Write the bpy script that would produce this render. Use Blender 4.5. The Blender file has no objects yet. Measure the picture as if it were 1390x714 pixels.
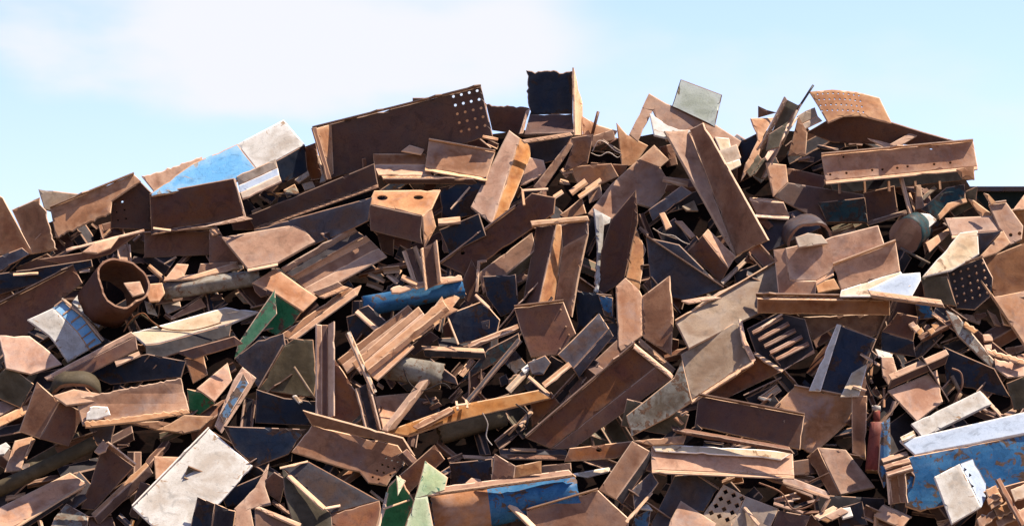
import bpy, bmesh, math, random
import numpy as np
from mathutils import Vector, noise, geometry
random.seed(11)
SC = bpy.context.scene
COL = SC.collection
# ---------------------------------------------------------------- camera, sky, sun, exposure
CAM_D, CAM_Z = 40.0, 0.4                       # metres; 100 photo pixels are one metre at Y = 0
cam = bpy.data.objects.new('camera', bpy.data.cameras.new('camera'))
COL.objects.link(cam); SC.camera = cam
cam.location = (0, -CAM_D, CAM_Z); cam.rotation_euler = (math.radians(90), 0, 0)
cam.data.sensor_width = 36; cam.data.lens = 36 * CAM_D / 13.9
cam.data.shift_y = (3.57 - CAM_Z) / 13.9
cam.data.clip_start = 0.5; cam.data.clip_end = 6000
SUN = Vector((0.46, 0.10, 0.86)).normalized()
EXPOSURE = 1.42
sd = bpy.data.lights.new('sun', 'SUN'); sd.energy = 5.0; sd.angle = math.radians(0.5); sd.color = (1.0, 0.92, 0.79)
so = bpy.data.objects.new('sun', sd); COL.objects.link(so)
so.rotation_euler = SUN.to_track_quat('Z', 'Y').to_euler(); so.location = (5, -5, 20)
W = bpy.data.worlds.new('World'); SC.world = W; W.use_nodes = True
wt = W.node_tree; wt.nodes.clear()
def wn(t, **k):
    n = wt.nodes.new(t)
    for a, b in k.items(): setattr(n, a, b)
    return n
sky = wn('ShaderNodeTexSky', sky_type='NISHITA', sun_disc=False)
sky.sun_elevation = math.asin(SUN.z); sky.sun_rotation = math.atan2(SUN.x, SUN.y)
sky.altitude = 0; sky.air_density = 1.0; sky.dust_density = 0.6; sky.ozone_density = 2.0
tc = wn('ShaderNodeTexCoord'); mp = wn('ShaderNodeMapping'); mp.inputs['Scale'].default_value = (9.0, 9.0, 20.0)
mp.inputs['Location'].default_value = (3.3, 0.4, 1.1)
wt.links.new(tc.outputs['Generated'], mp.inputs['Vector'])
nz = wn('ShaderNodeTexNoise'); nz.inputs['Scale'].default_value = 1.0; nz.inputs['Detail'].default_value = 5; nz.inputs['Roughness'].default_value = 0.45
wt.links.new(mp.outputs[0], nz.inputs['Vector'])
# clouds lie to the left (towards -X), thicker above, with thin wisps below and to the right
def mr(src, a, b, c, d):
    n = wn('ShaderNodeMapRange'); n.interpolation_type = 'SMOOTHSTEP'
    for q, v in zip((1, 2, 3, 4), (a, b, c, d)): n.inputs[q].default_value = v
    wt.links.new(src, n.inputs[0]); return n.outputs[0]
def mth(op, a, b):
    n = wn('ShaderNodeMath', operation=op)
    for q, v in enumerate((a, b)):
        if isinstance(v, (int, float)): n.inputs[q].default_value = v
        else: wt.links.new(v, n.inputs[q])
    return n.outputs[0]
sp = wn('ShaderNodeSeparateXYZ'); wt.links.new(tc.outputs['Generated'], sp.inputs[0])
wob_ = mth('MULTIPLY', mth('SUBTRACT', nz.outputs[0], .5), .05)
left = mr(mth('ADD', sp.outputs['X'], wob_), -.01, .045, 1, 0)
up = mr(mth('ADD', sp.outputs['Z'], wob_), .124, .158, -.62, .55)
fa = mth('ADD', mth('MULTIPLY', left, mth('ADD', up, .30)), mth('MULTIPLY', mth('SUBTRACT', nz.outputs[0], .5), 2.6))
far_ = mr(sp.outputs['X'], -.5, -.2, -.8, 0); top_ = mr(sp.outputs['Z'], .2, .5, 0, -1.2)
fb = mth('ADD', fa, mth('ADD', far_, top_))
crr = mr(fb, .0, .8, .0, .97)
mx = wn('ShaderNodeMix', data_type='RGBA'); wt.links.new(crr, mx.inputs[0])
tn = wn('ShaderNodeMix', data_type='RGBA', blend_type='MULTIPLY'); tn.inputs[0].default_value = 1; tn.inputs[7].default_value = (.97, .91, 1.10, 1)
wt.links.new(sky.outputs[0], tn.inputs[6]); wt.links.new(tn.outputs[2], mx.inputs[6]); mx.inputs[7].default_value = (4.3, 4.35, 4.7, 1)
bg = wn('ShaderNodeBackground'); bg.inputs['Strength'].default_value = 0.081
wt.links.new(mx.outputs[2], bg.inputs[0]); ow = wn('ShaderNodeOutputWorld'); wt.links.new(bg.outputs[0], ow.inputs[0])
SC.view_settings.view_transform = 'Standard'; SC.view_settings.look = 'None'
SC.view_settings.exposure = EXPOSURE; SC.view_settings.gamma = 1.0
SC.view_settings.use_curve_mapping = False
SC.render.engine = 'CYCLES'; SC.cycles.max_bounces = 5; SC.cycles.diffuse_bounces = 3

# ---------------------------------------------------------------- materials
def rust(name, c1, c2, c3, rough=0.78, chip=None, chip_c=(.16, .085, .05), chip_at=0.6, scale=1.0, streak=0.4, spread=.25, spec=.09, mauve=.0):
    """c1 main colour, c2 patches, c3 pale dust; chip: painted metal showing rust through where the noise is high"""
    m = bpy.data.materials.new(name); m.use_nodes = True; t = m.node_tree; t.nodes.clear()
    N = t.nodes.new; Lk = t.links.new
    o = N('ShaderNodeOutputMaterial'); p = N('ShaderNodeBsdfPrincipled'); Lk(p.outputs[0], o.inputs[0])
    tc = N('ShaderNodeTexCoord'); oi = N('ShaderNodeObjectInfo')
    mul = N('ShaderNodeMath'); mul.operation = 'MULTIPLY'; mul.inputs[1].default_value = 37; Lk(oi.outputs['Random'], mul.inputs[0])
    ad = N('ShaderNodeVectorMath'); ad.operation = 'ADD'; Lk(tc.outputs['Object'], ad.inputs[0]); Lk(mul.outputs[0], ad.inputs[1])
    def noi(s, det=5, rgh=.6, vec=None, dist=0):
        n = N('ShaderNodeTexNoise'); n.inputs['Scale'].default_value = s * scale; n.inputs['Detail'].default_value = det
        n.inputs['Roughness'].default_value = rgh; n.inputs['Distortion'].default_value = dist; Lk((vec or ad).outputs[0], n.inputs['Vector']); return n
    def ramp(src, a, b):
        r = N('ShaderNodeMapRange'); r.inputs[1].default_value = a; r.inputs[2].default_value = b; Lk(src.outputs[0], r.inputs[0]); return r
    def mix(f, a, b, mode='MIX'):
        x = N('ShaderNodeMix'); x.data_type = 'RGBA'; x.blend_type = mode
        if isinstance(f, float): x.inputs[0].default_value = f
        else: Lk(f.outputs[0], x.inputs[0])
        for s, v in ((6, a), (7, b)):
            if isinstance(v, tuple): x.inputs[s].default_value = (*v, 1)
            else: Lk(v, x.inputs[s])
        return x.outputs[2]
    big = noi(2.2, 6, .62, dist=.6); col = mix(ramp(big, .42, .62), c1, c2)
    uvn = N('ShaderNodeUVMap'); uo = N('ShaderNodeVectorMath'); uo.operation = 'ADD'; Lk(uvn.outputs[0], uo.inputs[0]); Lk(mul.outputs[0], uo.inputs[1])
    mpn = N('ShaderNodeMapping'); mpn.inputs['Scale'].default_value = (.7, 4.5, 1); Lk(uo.outputs[0], mpn.inputs[0])
    st = noi(1.0, 5, .62, mpn); a = ramp(st, .48, .75); a.inputs[4].default_value = streak; col = mix(a, col, c2)
    mp2 = N('ShaderNodeMapping'); mp2.inputs['Scale'].default_value = (2.2, 9, 1); mp2.inputs['Location'].default_value = (5, 9, 0); Lk(uo.outputs[0], mp2.inputs[0])
    st2 = noi(1.0, 3, .5, mp2); a = ramp(st2, .58, .8); a.inputs[4].default_value = .3; col = mix(a, col, c3)
    du = noi(7.0, 7, .75); a = ramp(du, .56, .76); a.inputs[4].default_value = .5; col = mix(a, col, c3)
    sp_ = noi(26.0, 4, .7); a = ramp(sp_, .58, .7); a.inputs[4].default_value = .55; col = mix(a, col, tuple(v * .45 for v in c1))
    stn = noi(4.3, 6, .66, dist=1.2); a = ramp(stn, .53, .66); a.inputs[4].default_value = .55; col = mix(a, col, tuple(v * .42 for v in c1))
    rim = N('ShaderNodeAttribute'); rim.attribute_name = 'rim'
    pit = noi(55, 3, .6); a = ramp(pit, .54, .68); a.inputs[4].default_value = .45; col = mix(a, col, tuple(v * .5 for v in c1))
    if mauve:
        mv = noi(1.7, 7, .7, dist=.4); a = ramp(mv, .50, .68); a.inputs[4].default_value = mauve; l_ = (c1[0] + c1[1] + c1[2]) / 3; col = mix(a, col, (l_ * 1.12, l_ * .98, l_ * .93))
    wr = N('ShaderNodeMath'); wr.operation = 'MULTIPLY'; Lk(rim.outputs['Fac'], wr.inputs[0]); Lk(noi(9, 4, .6).outputs[0], wr.inputs[1])
    a = ramp(wr, .18, .5); a.inputs[4].default_value = .6; col = mix(a, col, c3)
    rgh = rough
    if chip:
        ch = noi(chip, 7, .68, dist=.9); rm = N('ShaderNodeMath'); rm.operation = 'MULTIPLY_ADD'; rm.inputs[1].default_value = .08; Lk(rim.outputs['Fac'], rm.inputs[0]); Lk(ch.outputs[0], rm.inputs[2]); a = ramp(rm, chip_at + .03, chip_at + .06)
        col = mix(a, col, mix(ramp(sp_, .35, .65), chip_c, tuple(v * .45 for v in chip_c)))
    hs = N('ShaderNodeHueSaturation'); Lk(col, hs.inputs['Color'])
    v = N('ShaderNodeMapRange'); v.inputs[3].default_value = 1 - spread; v.inputs[4].default_value = 1 + spread; Lk(oi.outputs['Random'], v.inputs[0]); Lk(v.outputs[0], hs.inputs['Value'])
    m2 = N('ShaderNodeMath'); m2.operation = 'FRACT'; m3 = N('ShaderNodeMath'); m3.operation = 'MULTIPLY'; m3.inputs[1].default_value = 7.31
    Lk(oi.outputs['Random'], m3.inputs[0]); Lk(m3.outputs[0], m2.inputs[0])
    v2 = N('ShaderNodeMapRange'); v2.inputs[3].default_value = .86; v2.inputs[4].default_value = 1.08; Lk(m2.outputs[0], v2.inputs[0]); Lk(v2.outputs[0], hs.inputs['Saturation'])
    Lk(hs.outputs[0], p.inputs['Base Color'])
    rr = ramp(noi(5, 4, .6), .3, .7); rr.inputs[3].default_value = max(.25, rgh - .2); rr.inputs[4].default_value = min(1, rgh + .12)
    Lk(rr.outputs[0], p.inputs['Roughness']); p.inputs['Specular IOR Level'].default_value = spec
    bp = N('ShaderNodeBump'); bp.inputs['Strength'].default_value = .35; bp.inputs['Distance'].default_value = .006
    bn = noi(18, 6, .7); Lk(bn.outputs[0], bp.inputs['Height'])
    bp2 = N('ShaderNodeBump'); bp2.inputs['Strength'].default_value = .12; bp2.inputs['Distance'].default_value = .05
    Lk(noi(2.6, 3, .5).outputs[0], bp2.inputs['Height']); Lk(bp.outputs[0], bp2.inputs['Normal']); Lk(bp2.outputs[0], p.inputs['Normal'])
    return m
RU = (.17, .085, .045)
M = {
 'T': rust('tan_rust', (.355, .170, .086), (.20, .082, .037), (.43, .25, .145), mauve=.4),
 'P': rust('pink_rust', (.335, .170, .096), (.22, .093, .047), (.42, .26, .17), mauve=.4),
 'B': rust('brown_rust', (.20, .088, .042), (.12, .045, .021), (.26, .135, .075), mauve=.35),
 'R': rust('red_brown_rust', (.13, .046, .025), (.175, .064, .023), (.15, .08, .05), rough=.6, mauve=.3),
 'D': rust('dark_rust_and_shade', (.078, .034, .024), (.105, .042, .019), (.095, .058, .045), rough=.6, mauve=.3),  # dark rust, lowered further for faces out of the sun
 'O': rust('orange_rust', (.31, .128, .045), (.18, .062, .022), (.37, .20, .09), mauve=.12),
 'G': rust('grey_mill_scale', (.27, .185, .12), (.19, .115, .07), (.35, .27, .20), mauve=.35),
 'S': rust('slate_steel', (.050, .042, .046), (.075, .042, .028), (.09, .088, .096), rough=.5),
 'N': rust('navy_shade_steel', (.009, .016, .032), (.022, .020, .026), (.04, .04, .045), rough=.5, chip=2.5, chip_c=(.045, .022, .014), chip_at=.54),  # navy of sky-lit shade put into the steel colour
 'K': rust('black_steel_and_shade', (.022, .018, .020), (.03, .02, .016), (.05, .042, .042)),  # near-black steel, also darkened for shade in the gaps
 'W': rust('white_paint', (.36, .325, .285), (.26, .21, .165), (.45, .42, .38), chip=5.0, chip_c=(.30, .19, .115), chip_at=.615, streak=.5, spread=.06),
 'C': rust('cream_and_lit_tan', (.40, .29, .175), (.30, .19, .105), (.46, .37, .27), chip=3.5, chip_c=(.26, .15, .08), chip_at=.63, spread=.1),  # cream paint; also tan steel lightened as if sunlit
 'BL': rust('blue_paint', (.024, .080, .165), (.04, .115, .205), (.12, .17, .22), rough=.6, chip=6, chip_at=.53, chip_c=(.11, .065, .042), spread=.1),
 'LB': rust('light_blue_paint', (.10, .25, .42), (.14, .29, .44), (.26, .36, .44), rough=.6, chip=2.6, chip_at=.62, chip_c=(.30, .27, .24), spread=.06),
 'PB': rust('pale_blue_paint', (0.254, 0.292, 0.356), (0.216, 0.247, 0.299), (0.308, 0.332, 0.378)),
 'GN': rust('green_paint', (.02, .105, .045), (.03, .13, .055), (.09, .17, .095), rough=.55, chip=4, chip_at=.58, chip_c=(.12, .075, .05), spread=.08),
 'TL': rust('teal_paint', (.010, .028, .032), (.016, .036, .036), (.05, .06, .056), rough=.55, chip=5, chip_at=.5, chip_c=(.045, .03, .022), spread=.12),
 'YG': rust('yellow_green_paint', (.30, .32, .17), (.20, .26, .14), (.42, .41, .28), chip=9, chip_at=.60, chip_c=(.05, .13, .08), spread=.08),
 'OL': rust('olive_stain', (.085, .062, .036), (.05, .036, .02), (.13, .105, .07)),  # olive stain, darkened further to deepen the shade between pieces
 'M': rust('mottled_grey', (.20, .175, .14), (.10, .07, .045), (.28, .25, .21), scale=1.6, chip=5, chip_at=.53),
 'GW': rust('pale_green_grey_paint', (.42, .43, .34), (.32, .33, .24), (.50, .51, .45), chip=3, chip_at=.67, chip_c=(.25, .18, .1), spread=.06),
 'RD': rust('red_paint', (0.15, 0.031, 0.023), (0.122, 0.044, 0.032), (0.182, 0.056, 0.043)),
 'E': rust('sunlit_cut_edge', (.44, .255, .145), (.32, .155, .075), (.54, .35, .225)),  # fresh rust on the cuts, made paler for sun on them
 'ED': rust('dark_cut_edge', (0.244, 0.133, 0.081), (0.16, 0.075, 0.044), (0.311, 0.188, 0.121)),
 'EW': rust('pale_cut_edge', (.60, .50, .42), (.48, .34, .24), (.66, .60, .54)),
 'FAR': rust('dark_green_wall', (.010, .016, .014), (.014, .02, .018), (.02, .026, .024)),
 'MOUND': rust('shade_black_scrap', (.010, .007, .006), (.016, .009, .007), (.022, .015, .012), scale=2, spec=0, rough=.95),  # near-black colour so the gaps read as deep shade
 'SOIL': rust('soil', (.16, .12, .09), (.12, .09, .06), (.22, .18, .14)),
}
EDGE = {k: 'E' for k in M}
for k in ('D', 'S', 'N', 'K', 'R', 'TL', 'OL'): EDGE[k] = 'ED'
for k in ('W', 'C', 'PB', 'GW'): EDGE[k] = 'EW'
WORD = {'T': 'tan rusted', 'P': 'pinkish tan', 'B': 'brown rusted', 'R': 'red brown', 'D': 'dark rusted', 'O': 'orange brown', 'G': 'greyish tan',
        'S': 'slate grey', 'N': 'shade navy', 'K': 'near-black', 'W': 'white painted', 'C': 'cream toned', 'BL': 'blue painted', 'LB': 'light blue', 'PB': 'pale blue',
        'GN': 'green painted', 'TL': 'teal stained', 'YG': 'yellow green', 'OL': 'olive stained', 'M': 'mottled grey', 'GW': 'pale green grey', 'RD': 'red painted'}

# ---------------------------------------------------------------- geometry helpers
def back(x, y, Y):
    """a photo pixel at depth Y (metres behind the pile's foot) as a point of the scene"""
    k = (CAM_D + Y) / CAM_D
    return Vector(((x - 695) / 100 * k, Y, CAM_Z + ((714 - y) / 100 - CAM_Z) * k))
def slope(y): return (714 - y) / 100 * 0.78
ITEMS = []
def pl(L, mat, g, pts, label=None, name='steel_plate', cat='steel plate', nick=None, **kw):
    """flat, bowed or perforated plate: outline, lean g = depth gained per unit right and up"""
    n = len(pts); ITEMS.append(dict(L=L, mat=mat, g=g, verts=[(*p, 0)[:3] for p in pts], faces=[dict(i=list(range(n)), part=None, **kw)], label=label, name=name, cat=cat, nick=nick))
def mf(L, mat, g, verts, faces, label=None, name='steel_beam', cat='steel beam', nick=None, extra=None):
    """thing of several plates; faces = (indices, part name, material or None, options)"""
    fs = []
    for f in faces:
        f = list(f) + [None] * (4 - len(f)); fs.append(dict(i=f[0], part=f[1], mat=f[2], **(f[3] or {})))
    ITEMS.append(dict(L=L, mat=mat, g=g, verts=[(*p, 0)[:3] for p in verts], faces=fs, label=label, name=name, cat=cat, nick=nick, extra=extra))
def ex(L, mat, g, prof, vec, label=None, name='steel_beam', cat='steel beam', nick=None, edges=None, parts=None, mats=None, vec2=None, **kw):
    """section outline drawn at one end and drawn out along vec"""
    n = len(prof); prof = [(*p, 0)[:3] for p in prof]; vec = (*vec, 0)[:3]
    V = prof + [(p[0] + vec[0], p[1] + vec[1], p[2] + vec[2]) for p in prof]
    edges = edges or [(i, i + 1) for i in range(n - 1)]
    fs = []
    for k, (a, b) in enumerate(edges):
        pn = parts[k] if parts else ('web' if (len(edges) == 3 and k == 1) or (len(edges) == 2 and k == 0) or len(edges) == 1 else 'flange')
        fs.append(([a, b, b + n, a + n], pn, mats[k] if mats else None, dict(kw)))
    mf(L, mat, g, V, fs, label, name, cat, nick)
def tube(L, mat, g, p0, p1, r, label=None, name='pipe', cat='pipe', nick=None, wall=3, closed=False, r1=None, mat2=None, split=None, sides=26):
    ITEMS.append(dict(L=L, mat=mat, g=g, tube=dict(p0=(*p0, 0)[:3], p1=(*p1, 0)[:3], r=r, r1=r1 or r, wall=wall, closed=closed, mat2=mat2, split=split, sides=sides), label=label, name=name, cat=cat, nick=nick))
def bar(L, mat, p0, p1, w, g=(0, .3), label=None, name='steel_bar', cat='steel bar', nick=None, d=0, **kw):
    """straight flat bar of width w from p0 to p1, as a small angle section"""
    dx, dy = p1[0] - p0[0], p1[1] - p0[1]; l = math.hypot(dx, dy); nx, ny = -dy / l * w / 2, dx / l * w / 2
    if ny < 0: nx, ny = -nx, -ny
    a = (p0[0] - nx, p0[1] - ny, w * .35); b = (p0[0] + nx * .25, p0[1] + ny * .25, -w * .15); c = (p0[0] + nx, p0[1] + ny, w * .25)
    ex(L, mat, g, [a, b, c], (dx, dy, d), label, name, cat, nick, t=2, **kw)
def wire(L, mat, pts, r, label=None, nick=None):
    """loose cable through the given points"""
    ITEMS.append(dict(L=L, mat=mat, g=(0, 0), wire=[(*p, 0)[:3] for p in pts], r=r, verts=[(*p, 0)[:3] for p in pts], faces=[], label=label, name='wire', cat='wire', nick=nick))
def rod(L, mat, p0, p1, r, label=None, name='steel_rod', cat='steel rod', nick=None):
    tube(L, mat, (0, .2), p0, p1, r, label, name, cat, nick, closed=True, sides=8)
# ================================================================ the pieces one can see, far ones (low layer) first
rn0 = random.Random(3)
LIT = (.25, 1.0); MID = (.1, .5); LOW = (0, .12); DK = (-.25, .0); OV = (-.1, -.3)
# ---- skyline, left
pl(3, 'O', (.0, .05), [(-8, 262), (4, 268), (46, 345), (-8, 346)], 'orange brown plate with a pale cut edge at the far left end of the skyline', nick='orange plate at the left end', t=4)
pl(2, 'O', (.0, .12), [(16, 285), (54, 268), (78, 339), (44, 345)], 'orange brown plate with frayed right edge, second from the left on the skyline', nick='frayed orange plate', t=4, rag=(1,))
pl(1, 'G', (0, .5), [(52, 257), (112, 264), (84, 292), (60, 284)], 'thin greyish plate peeking up behind the large tan plate on the left skyline')
pl(3, 'T', (-.15, .55), [(68, 283), (182, 237), (191, 246), (152, 273), (150, 289), (76, 323)], 'large tan plate with notched right side and faint stamped marks on the left skyline', nick='notched tan skyline plate', rag=(4,))
pl(4, 'D', (0, .05), [(150, 272), (191, 247), (206, 262), (203, 312), (150, 310)], 'dark purplish plate with a few bolt holes beside the notched tan plate', nick='dark holed plate', holes=[(157, 277, 1.8), (166, 274, 1.5), (158, 288, 1.4), (169, 285, 1.4), (160, 299, 1.4), (171, 297, 1.4)])
pl(2.5, 'K', DK, [(156, 280), (186, 268), (186, 310), (156, 310)])  # dark plate added behind the holes so no bright sky shows
pl(1.5, 'B', (.1, .6), [(610, 152), (660, 140), (664, 180), (612, 190)])
pl(2, 'T', (.1, .6), [(192, 239), (224, 231), (274, 213), (276, 221), (209, 260)], 'torn tan strip sticking out behind the light blue panel', rag=(0, 1), nick='torn tan strip')
mf(4, 'LB', (.15, .9), [(205, 262), (262, 222), (322, 196), (350, 232), (318, 248), (206, 266), (385, 163), (414, 197), (418, 235, 30), (352, 262, 30)],
   [([0, 1, 2, 3, 4, 5], 'blue_panel', 'LB', dict(t=4)), ([2, 6, 7, 3], 'white_panel', 'W', dict(t=4)), ([3, 7, 8, 9], 'side_flange', 'N', {})], 'long light blue painted panel ending in a white rust-spotted square on the skyline', name='painted_panel', cat='painted panel', nick='light blue painted panel')  # navy side flange stands for the shadow below the panel
ex(4.5, 'G', (.1, .4), [(321, 240, 12), (324, 252, 14), (326, 262, 0), (329, 270, -10)], (53, -24), 'small open channel with pale blue inside below the blue and white panel', name='steel_channel', cat='steel channel', mats=['G', 'PB', 'G'])
pl(5, 'D', (-.1, .02), [(203, 263), (318, 242), (332, 295), (205, 314)], 'large dark brown plate with faint streaks below the light blue panel', nick='large dark streaked plate', t=4)
pl(5.1, 'T', (.6, .5), [(317, 243), (320, 243), (334, 294), (343, 297), (300, 305), (270, 309), (332, 293)], 'thin tan edge strip along the right side of the large dark streaked plate', t=2)
pl(4.6, 'R', LOW, [(196, 318), (290, 312), (288, 346), (196, 350)], 'low red brown girder side under the large dark streaked plate', nick='girder side under the slate plate')
mf(4.4, 'D', (-.05, .0), [(336, 293), (508, 222), (513, 250), (395, 292), (345, 309), (400, 312, 30), (520, 268, 30)], [([0, 1, 2, 3, 4], 'web', 'D'), ([4, 3, 2, 6, 5], 'flange', 'N')],
   'long dark purple brown girder sloping up to the perforated girder', nick='long purple brown girder')
H = [(615.4 + (647.6 - 615.4) * c / 3 + 2.65 * r, 131.2 - 7.8 * c / 3 + 11.8 * r, 2.0) for c in range(4) for r in range(5)]
mf(3, 'D', (-.1, -.02), [(424, 175), (653, 118), (669, 185), (442, 244), (450, 236)],
   [([0, 1, 2, 3], 'web', 'D', dict(holes=H, t=4, wob=2))], 'large dark perforated girder web with twenty bolt holes at its upper right corner', name='girder_web', cat='girder', nick='large perforated girder', )
mf(3.2, 'T', (1.6, .1), [(429, 175), (450, 169), (453, 236), (448, 240)], [([0, 1, 2, 3], 'plate', 'T')], 'narrow sunlit stiffener plate inside the left end of the perforated girder', name='stiffener', cat='steel stiffener')  # plate added in place of the sunlit patch on the web
ex(3.3, 'D', (0, 0), [(424, 174, -14), (430, 173, 0)], (20, 70), 'dark end flange closing the left end of the perforated girder', name='end_flange', cat='steel flange')
pl(2, 'R', DK, [(660, 142), (680, 144), (718, 147), (707, 183), (668, 177)], 'dark red brown plate with wavy top between the perforated girder and the tall dark box', nick='wavy dark plate', rag=(0, 1))
pl(3, 'T', (.8, .4), [(715, 150), (720, 147), (710, 182), (705, 182)], 'thin tan upright edge left of the tall dark box')
mf(3, 'N', DK, [(714, 96), (777, 97), (777, 155), (719, 156), (779, 180, -45), (712, 182, -45), (779, 92, -3), (791, 142, 22), (791, 184, 22), (781, 184, -48)],
   [([0, 1, 2, 3], 'web', 'N', dict(rag=(0, 3))), ([3, 2, 4, 5], 'base_plate', 'D'), ([6, 7, 8, 9], 'side_flange', 'E', dict(t=4))], 'tall dark open box section with torn edge and bright flange at the top', name='box_section', cat='box section', nick='tall dark box')  # web coloured navy for shade, side flange pale for sun
ex(4, 'T', LIT, [(708, 190), (712, 194)], (66, -10), 'thin curved tan strip under the tall dark box', name='steel_strip', cat='steel strip', nick='thin strip under the tall box')
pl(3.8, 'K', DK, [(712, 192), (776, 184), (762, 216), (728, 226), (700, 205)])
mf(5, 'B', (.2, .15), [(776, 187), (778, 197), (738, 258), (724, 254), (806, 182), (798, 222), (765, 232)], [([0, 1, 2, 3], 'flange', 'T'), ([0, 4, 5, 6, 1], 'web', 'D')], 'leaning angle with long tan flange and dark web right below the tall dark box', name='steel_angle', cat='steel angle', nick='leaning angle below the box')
rod(2, 'D', (812, 152), (803, 186), 2.4, 'thin dark post sticking up right of the tall dark box')
pl(1, 'T', MID, [(790, 158), (812, 170), (838, 178), (830, 192), (792, 188)])
pl(2, 'B', MID, [(800, 186), (832, 176), (836, 190), (805, 200)])
rod(6, 'G', (806, 205), (840, 210), 1.3); rod(6, 'G', (818, 190), (842, 206), 1.3); rod(6, 'D', (815, 204), (838, 188), 1.2)
pl(3, 'D', (0, .5), [(771, 226), (830, 222), (840, 240), (790, 262)])
# ---- skyline, middle right
pl(2, 'P', (.1, .7), [(854, 183), (881, 127), (905, 141), (950, 158), (958, 178), (905, 192), (886, 150), (866, 192)], 'pinkish tan plate with pointed top left of the pale square plate', nick='pointed pinkish plate')
pl(3, 'W', (.3, 1.1), [(882, 154), (900, 166), (922, 176), (942, 177), (912, 190), (888, 184)], 'whitish scraped plate just left of the large trough', nick='whitish scraped plate', bow=(1, .3, -6))
pl(1, 'P', LIT, [(905, 142), (972, 170), (1006, 192), (992, 218), (950, 200)], 'broad pinkish plate lying behind the trough under the pale square', nick='broad pinkish plate')
pl(3, 'GW', (-.1, .45), [(924, 108), (980, 129), (970, 172), (912, 145)], 'pale green grey square plate with dark left edge standing on the skyline', nick='pale square plate', t=5, edge='D')
pl(3, 'C', LIT, [(970, 186), (990, 188), (992, 202), (978, 206)], 'small bright cream patch of plate right of the trough')
pl(3.5, 'G', LIT, [(976, 205), (1000, 196), (1006, 214), (985, 232)]); pl(4, 'C', LIT, [(986, 222), (1004, 216), (1006, 224), (990, 232)])
mf(8, 'O', (0, .45), [(902, 178, -16), (936, 176, 6), (999, 347, 6), (983, 322, -6), (954, 167, -34), (1043, 326, -34)],
   [([0, 1, 2, 3], 'flange', 'T', dict(t=4)), ([1, 4, 5, 2], 'web', 'B', dict(bow=(1, -.5, -3), t=4))], 'large rusty trough-shaped channel leaning down to the right in the centre of the right half', name='steel_channel', cat='steel channel', nick='large leaning trough')  # sunlit side coloured tan, shaded side brown
# ---- right cluster
pl(4, 'T', (.4, .5), [(1019, 161), (1050, 160), (1036, 185), (1030, 212), (1006, 246), (1012, 222), (1029, 190)], 'curved tan flange left of the long open channel on the right peak', nick='curved tan flange', bow=(0, 1, 8))
pl(3, 'R', DK, [(1029, 144), (1054, 153), (1029, 160)], 'dark red triangular plate tip behind the curved tan flange')
pl(2, 'N', DK, [(1000, 195), (1030, 180), (1020, 240), (1000, 250)])
ex(5, 'OL', (-.5, .35), [(1066, 132, -14), (1069, 136, 4), (1083, 143, 4), (1087, 141, -14)], (-50, 100, 0), 'long open channel with olive stained inside rising to the right peak', name='steel_channel', cat='steel channel', nick='long open channel', mats=['E', 'OL', 'E'])
pl(5.2, 'OL', (.2, .3), [(1044, 182), (1070, 165), (1058, 200), (1040, 205)]); pl(5.1, 'E', LIT, [(1060, 175), (1085, 158), (1042, 218), (1038, 214)])
ex(5, 'OL', MID, [(1012, 232), (1018, 240), (1026, 236)], (16, -24), name='steel_channel', cat='steel channel')
rod(6, 'S', (1104, 116), (1082, 150), 1.8, 'thin grey rod sticking up on the right peak left of the arched plate', nick='thin grey rod'); rod(6, 'G', (1082, 150), (1062, 196), 1.6)
pl(6, 'B', (.3, .35), [(1084, 158), (1096, 180), (1094, 211), (1070, 211)], 'rounded brown gusset plate under the thin grey rod', nick='rounded brown gusset')
AH = [(1110 + c * 7.0 + r * 2, 128 + r * 7.5 + (c - 3) ** 2 * .12 - 1.2, 1.3) for r in range(4) for c in range(9)]
pl(6, 'O', (.15, .95), [(1099, 125), (1130, 122), (1162, 125), (1194, 133), (1211, 168), (1168, 157), (1145, 158), (1124, 167), (1111, 144)], 'arched orange tan plate dotted with small holes on top of the right peak', nick='arched dotted plate', bow=(1, .1, 10), holes=AH)
pl(4, 'D', OV, [(1095, 180), (1124, 163), (1140, 158), (1168, 156), (1210, 166), (1255, 180), (1298, 192), (1250, 197), (1190, 196), (1130, 194)], 'dark underside sheet sweeping right from below the arched dotted plate', nick='dark sweeping sheet', bow=(1, .1, 8))
ex(4, 'G', MID, [(1082, 158), (1086, 170), (1092, 176)], (24, -12), 'short greyish beam end behind the right peak')
pl(5.5, 'T', LIT, [(1169, 184), (1176, 183), (1224, 200), (1218, 207)], 'slim tan bar crossing above the long riveted girder', name='steel_bar', cat='steel bar')
pl(5.6, 'T', LIT, [(1208, 196), (1240, 178), (1246, 184), (1218, 200)])
BH = [(1145, 213, 1.8), (1127, 237, 1.8), (1149, 235, 1.8), (1184, 231, 1.8), (1198, 230, 1.8), (1218, 228, 1.8), (1232, 226, 1.8), (1268, 223, 1.8), (1290, 221, 1.8), (1264, 202, 2.4, 1.2)]
mf(7, 'P', (.05, .45), [(1115, 211), (1321, 192), (1327, 226), (1121, 246), (1126, 247, 35), (1324, 228, 35), (1320, 244, 38), (1132, 264, 38)],
   [([0, 1, 2, 3], 'web', 'P', dict(holes=BH, t=4)), ([4, 5, 6, 7], 'back_plate', 'K')] + [], 'long tan girder side with scattered bolt holes lying level on the right peak', name='riveted_girder', cat='girder', nick='long riveted girder')
for k_, x_ in enumerate((1139, 1173, 1206, 1242, 1275)): bar(7.2, 'B', (x_, 246), (x_ + 1, 263 - k_ * 1.5), 4, (.6, 0), ('leftmost', 'second', 'middle', 'fourth', 'rightmost')[k_] + ' of five small stiffeners hanging under the long riveted girder', name='stiffener', cat='steel stiffener')
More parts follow.
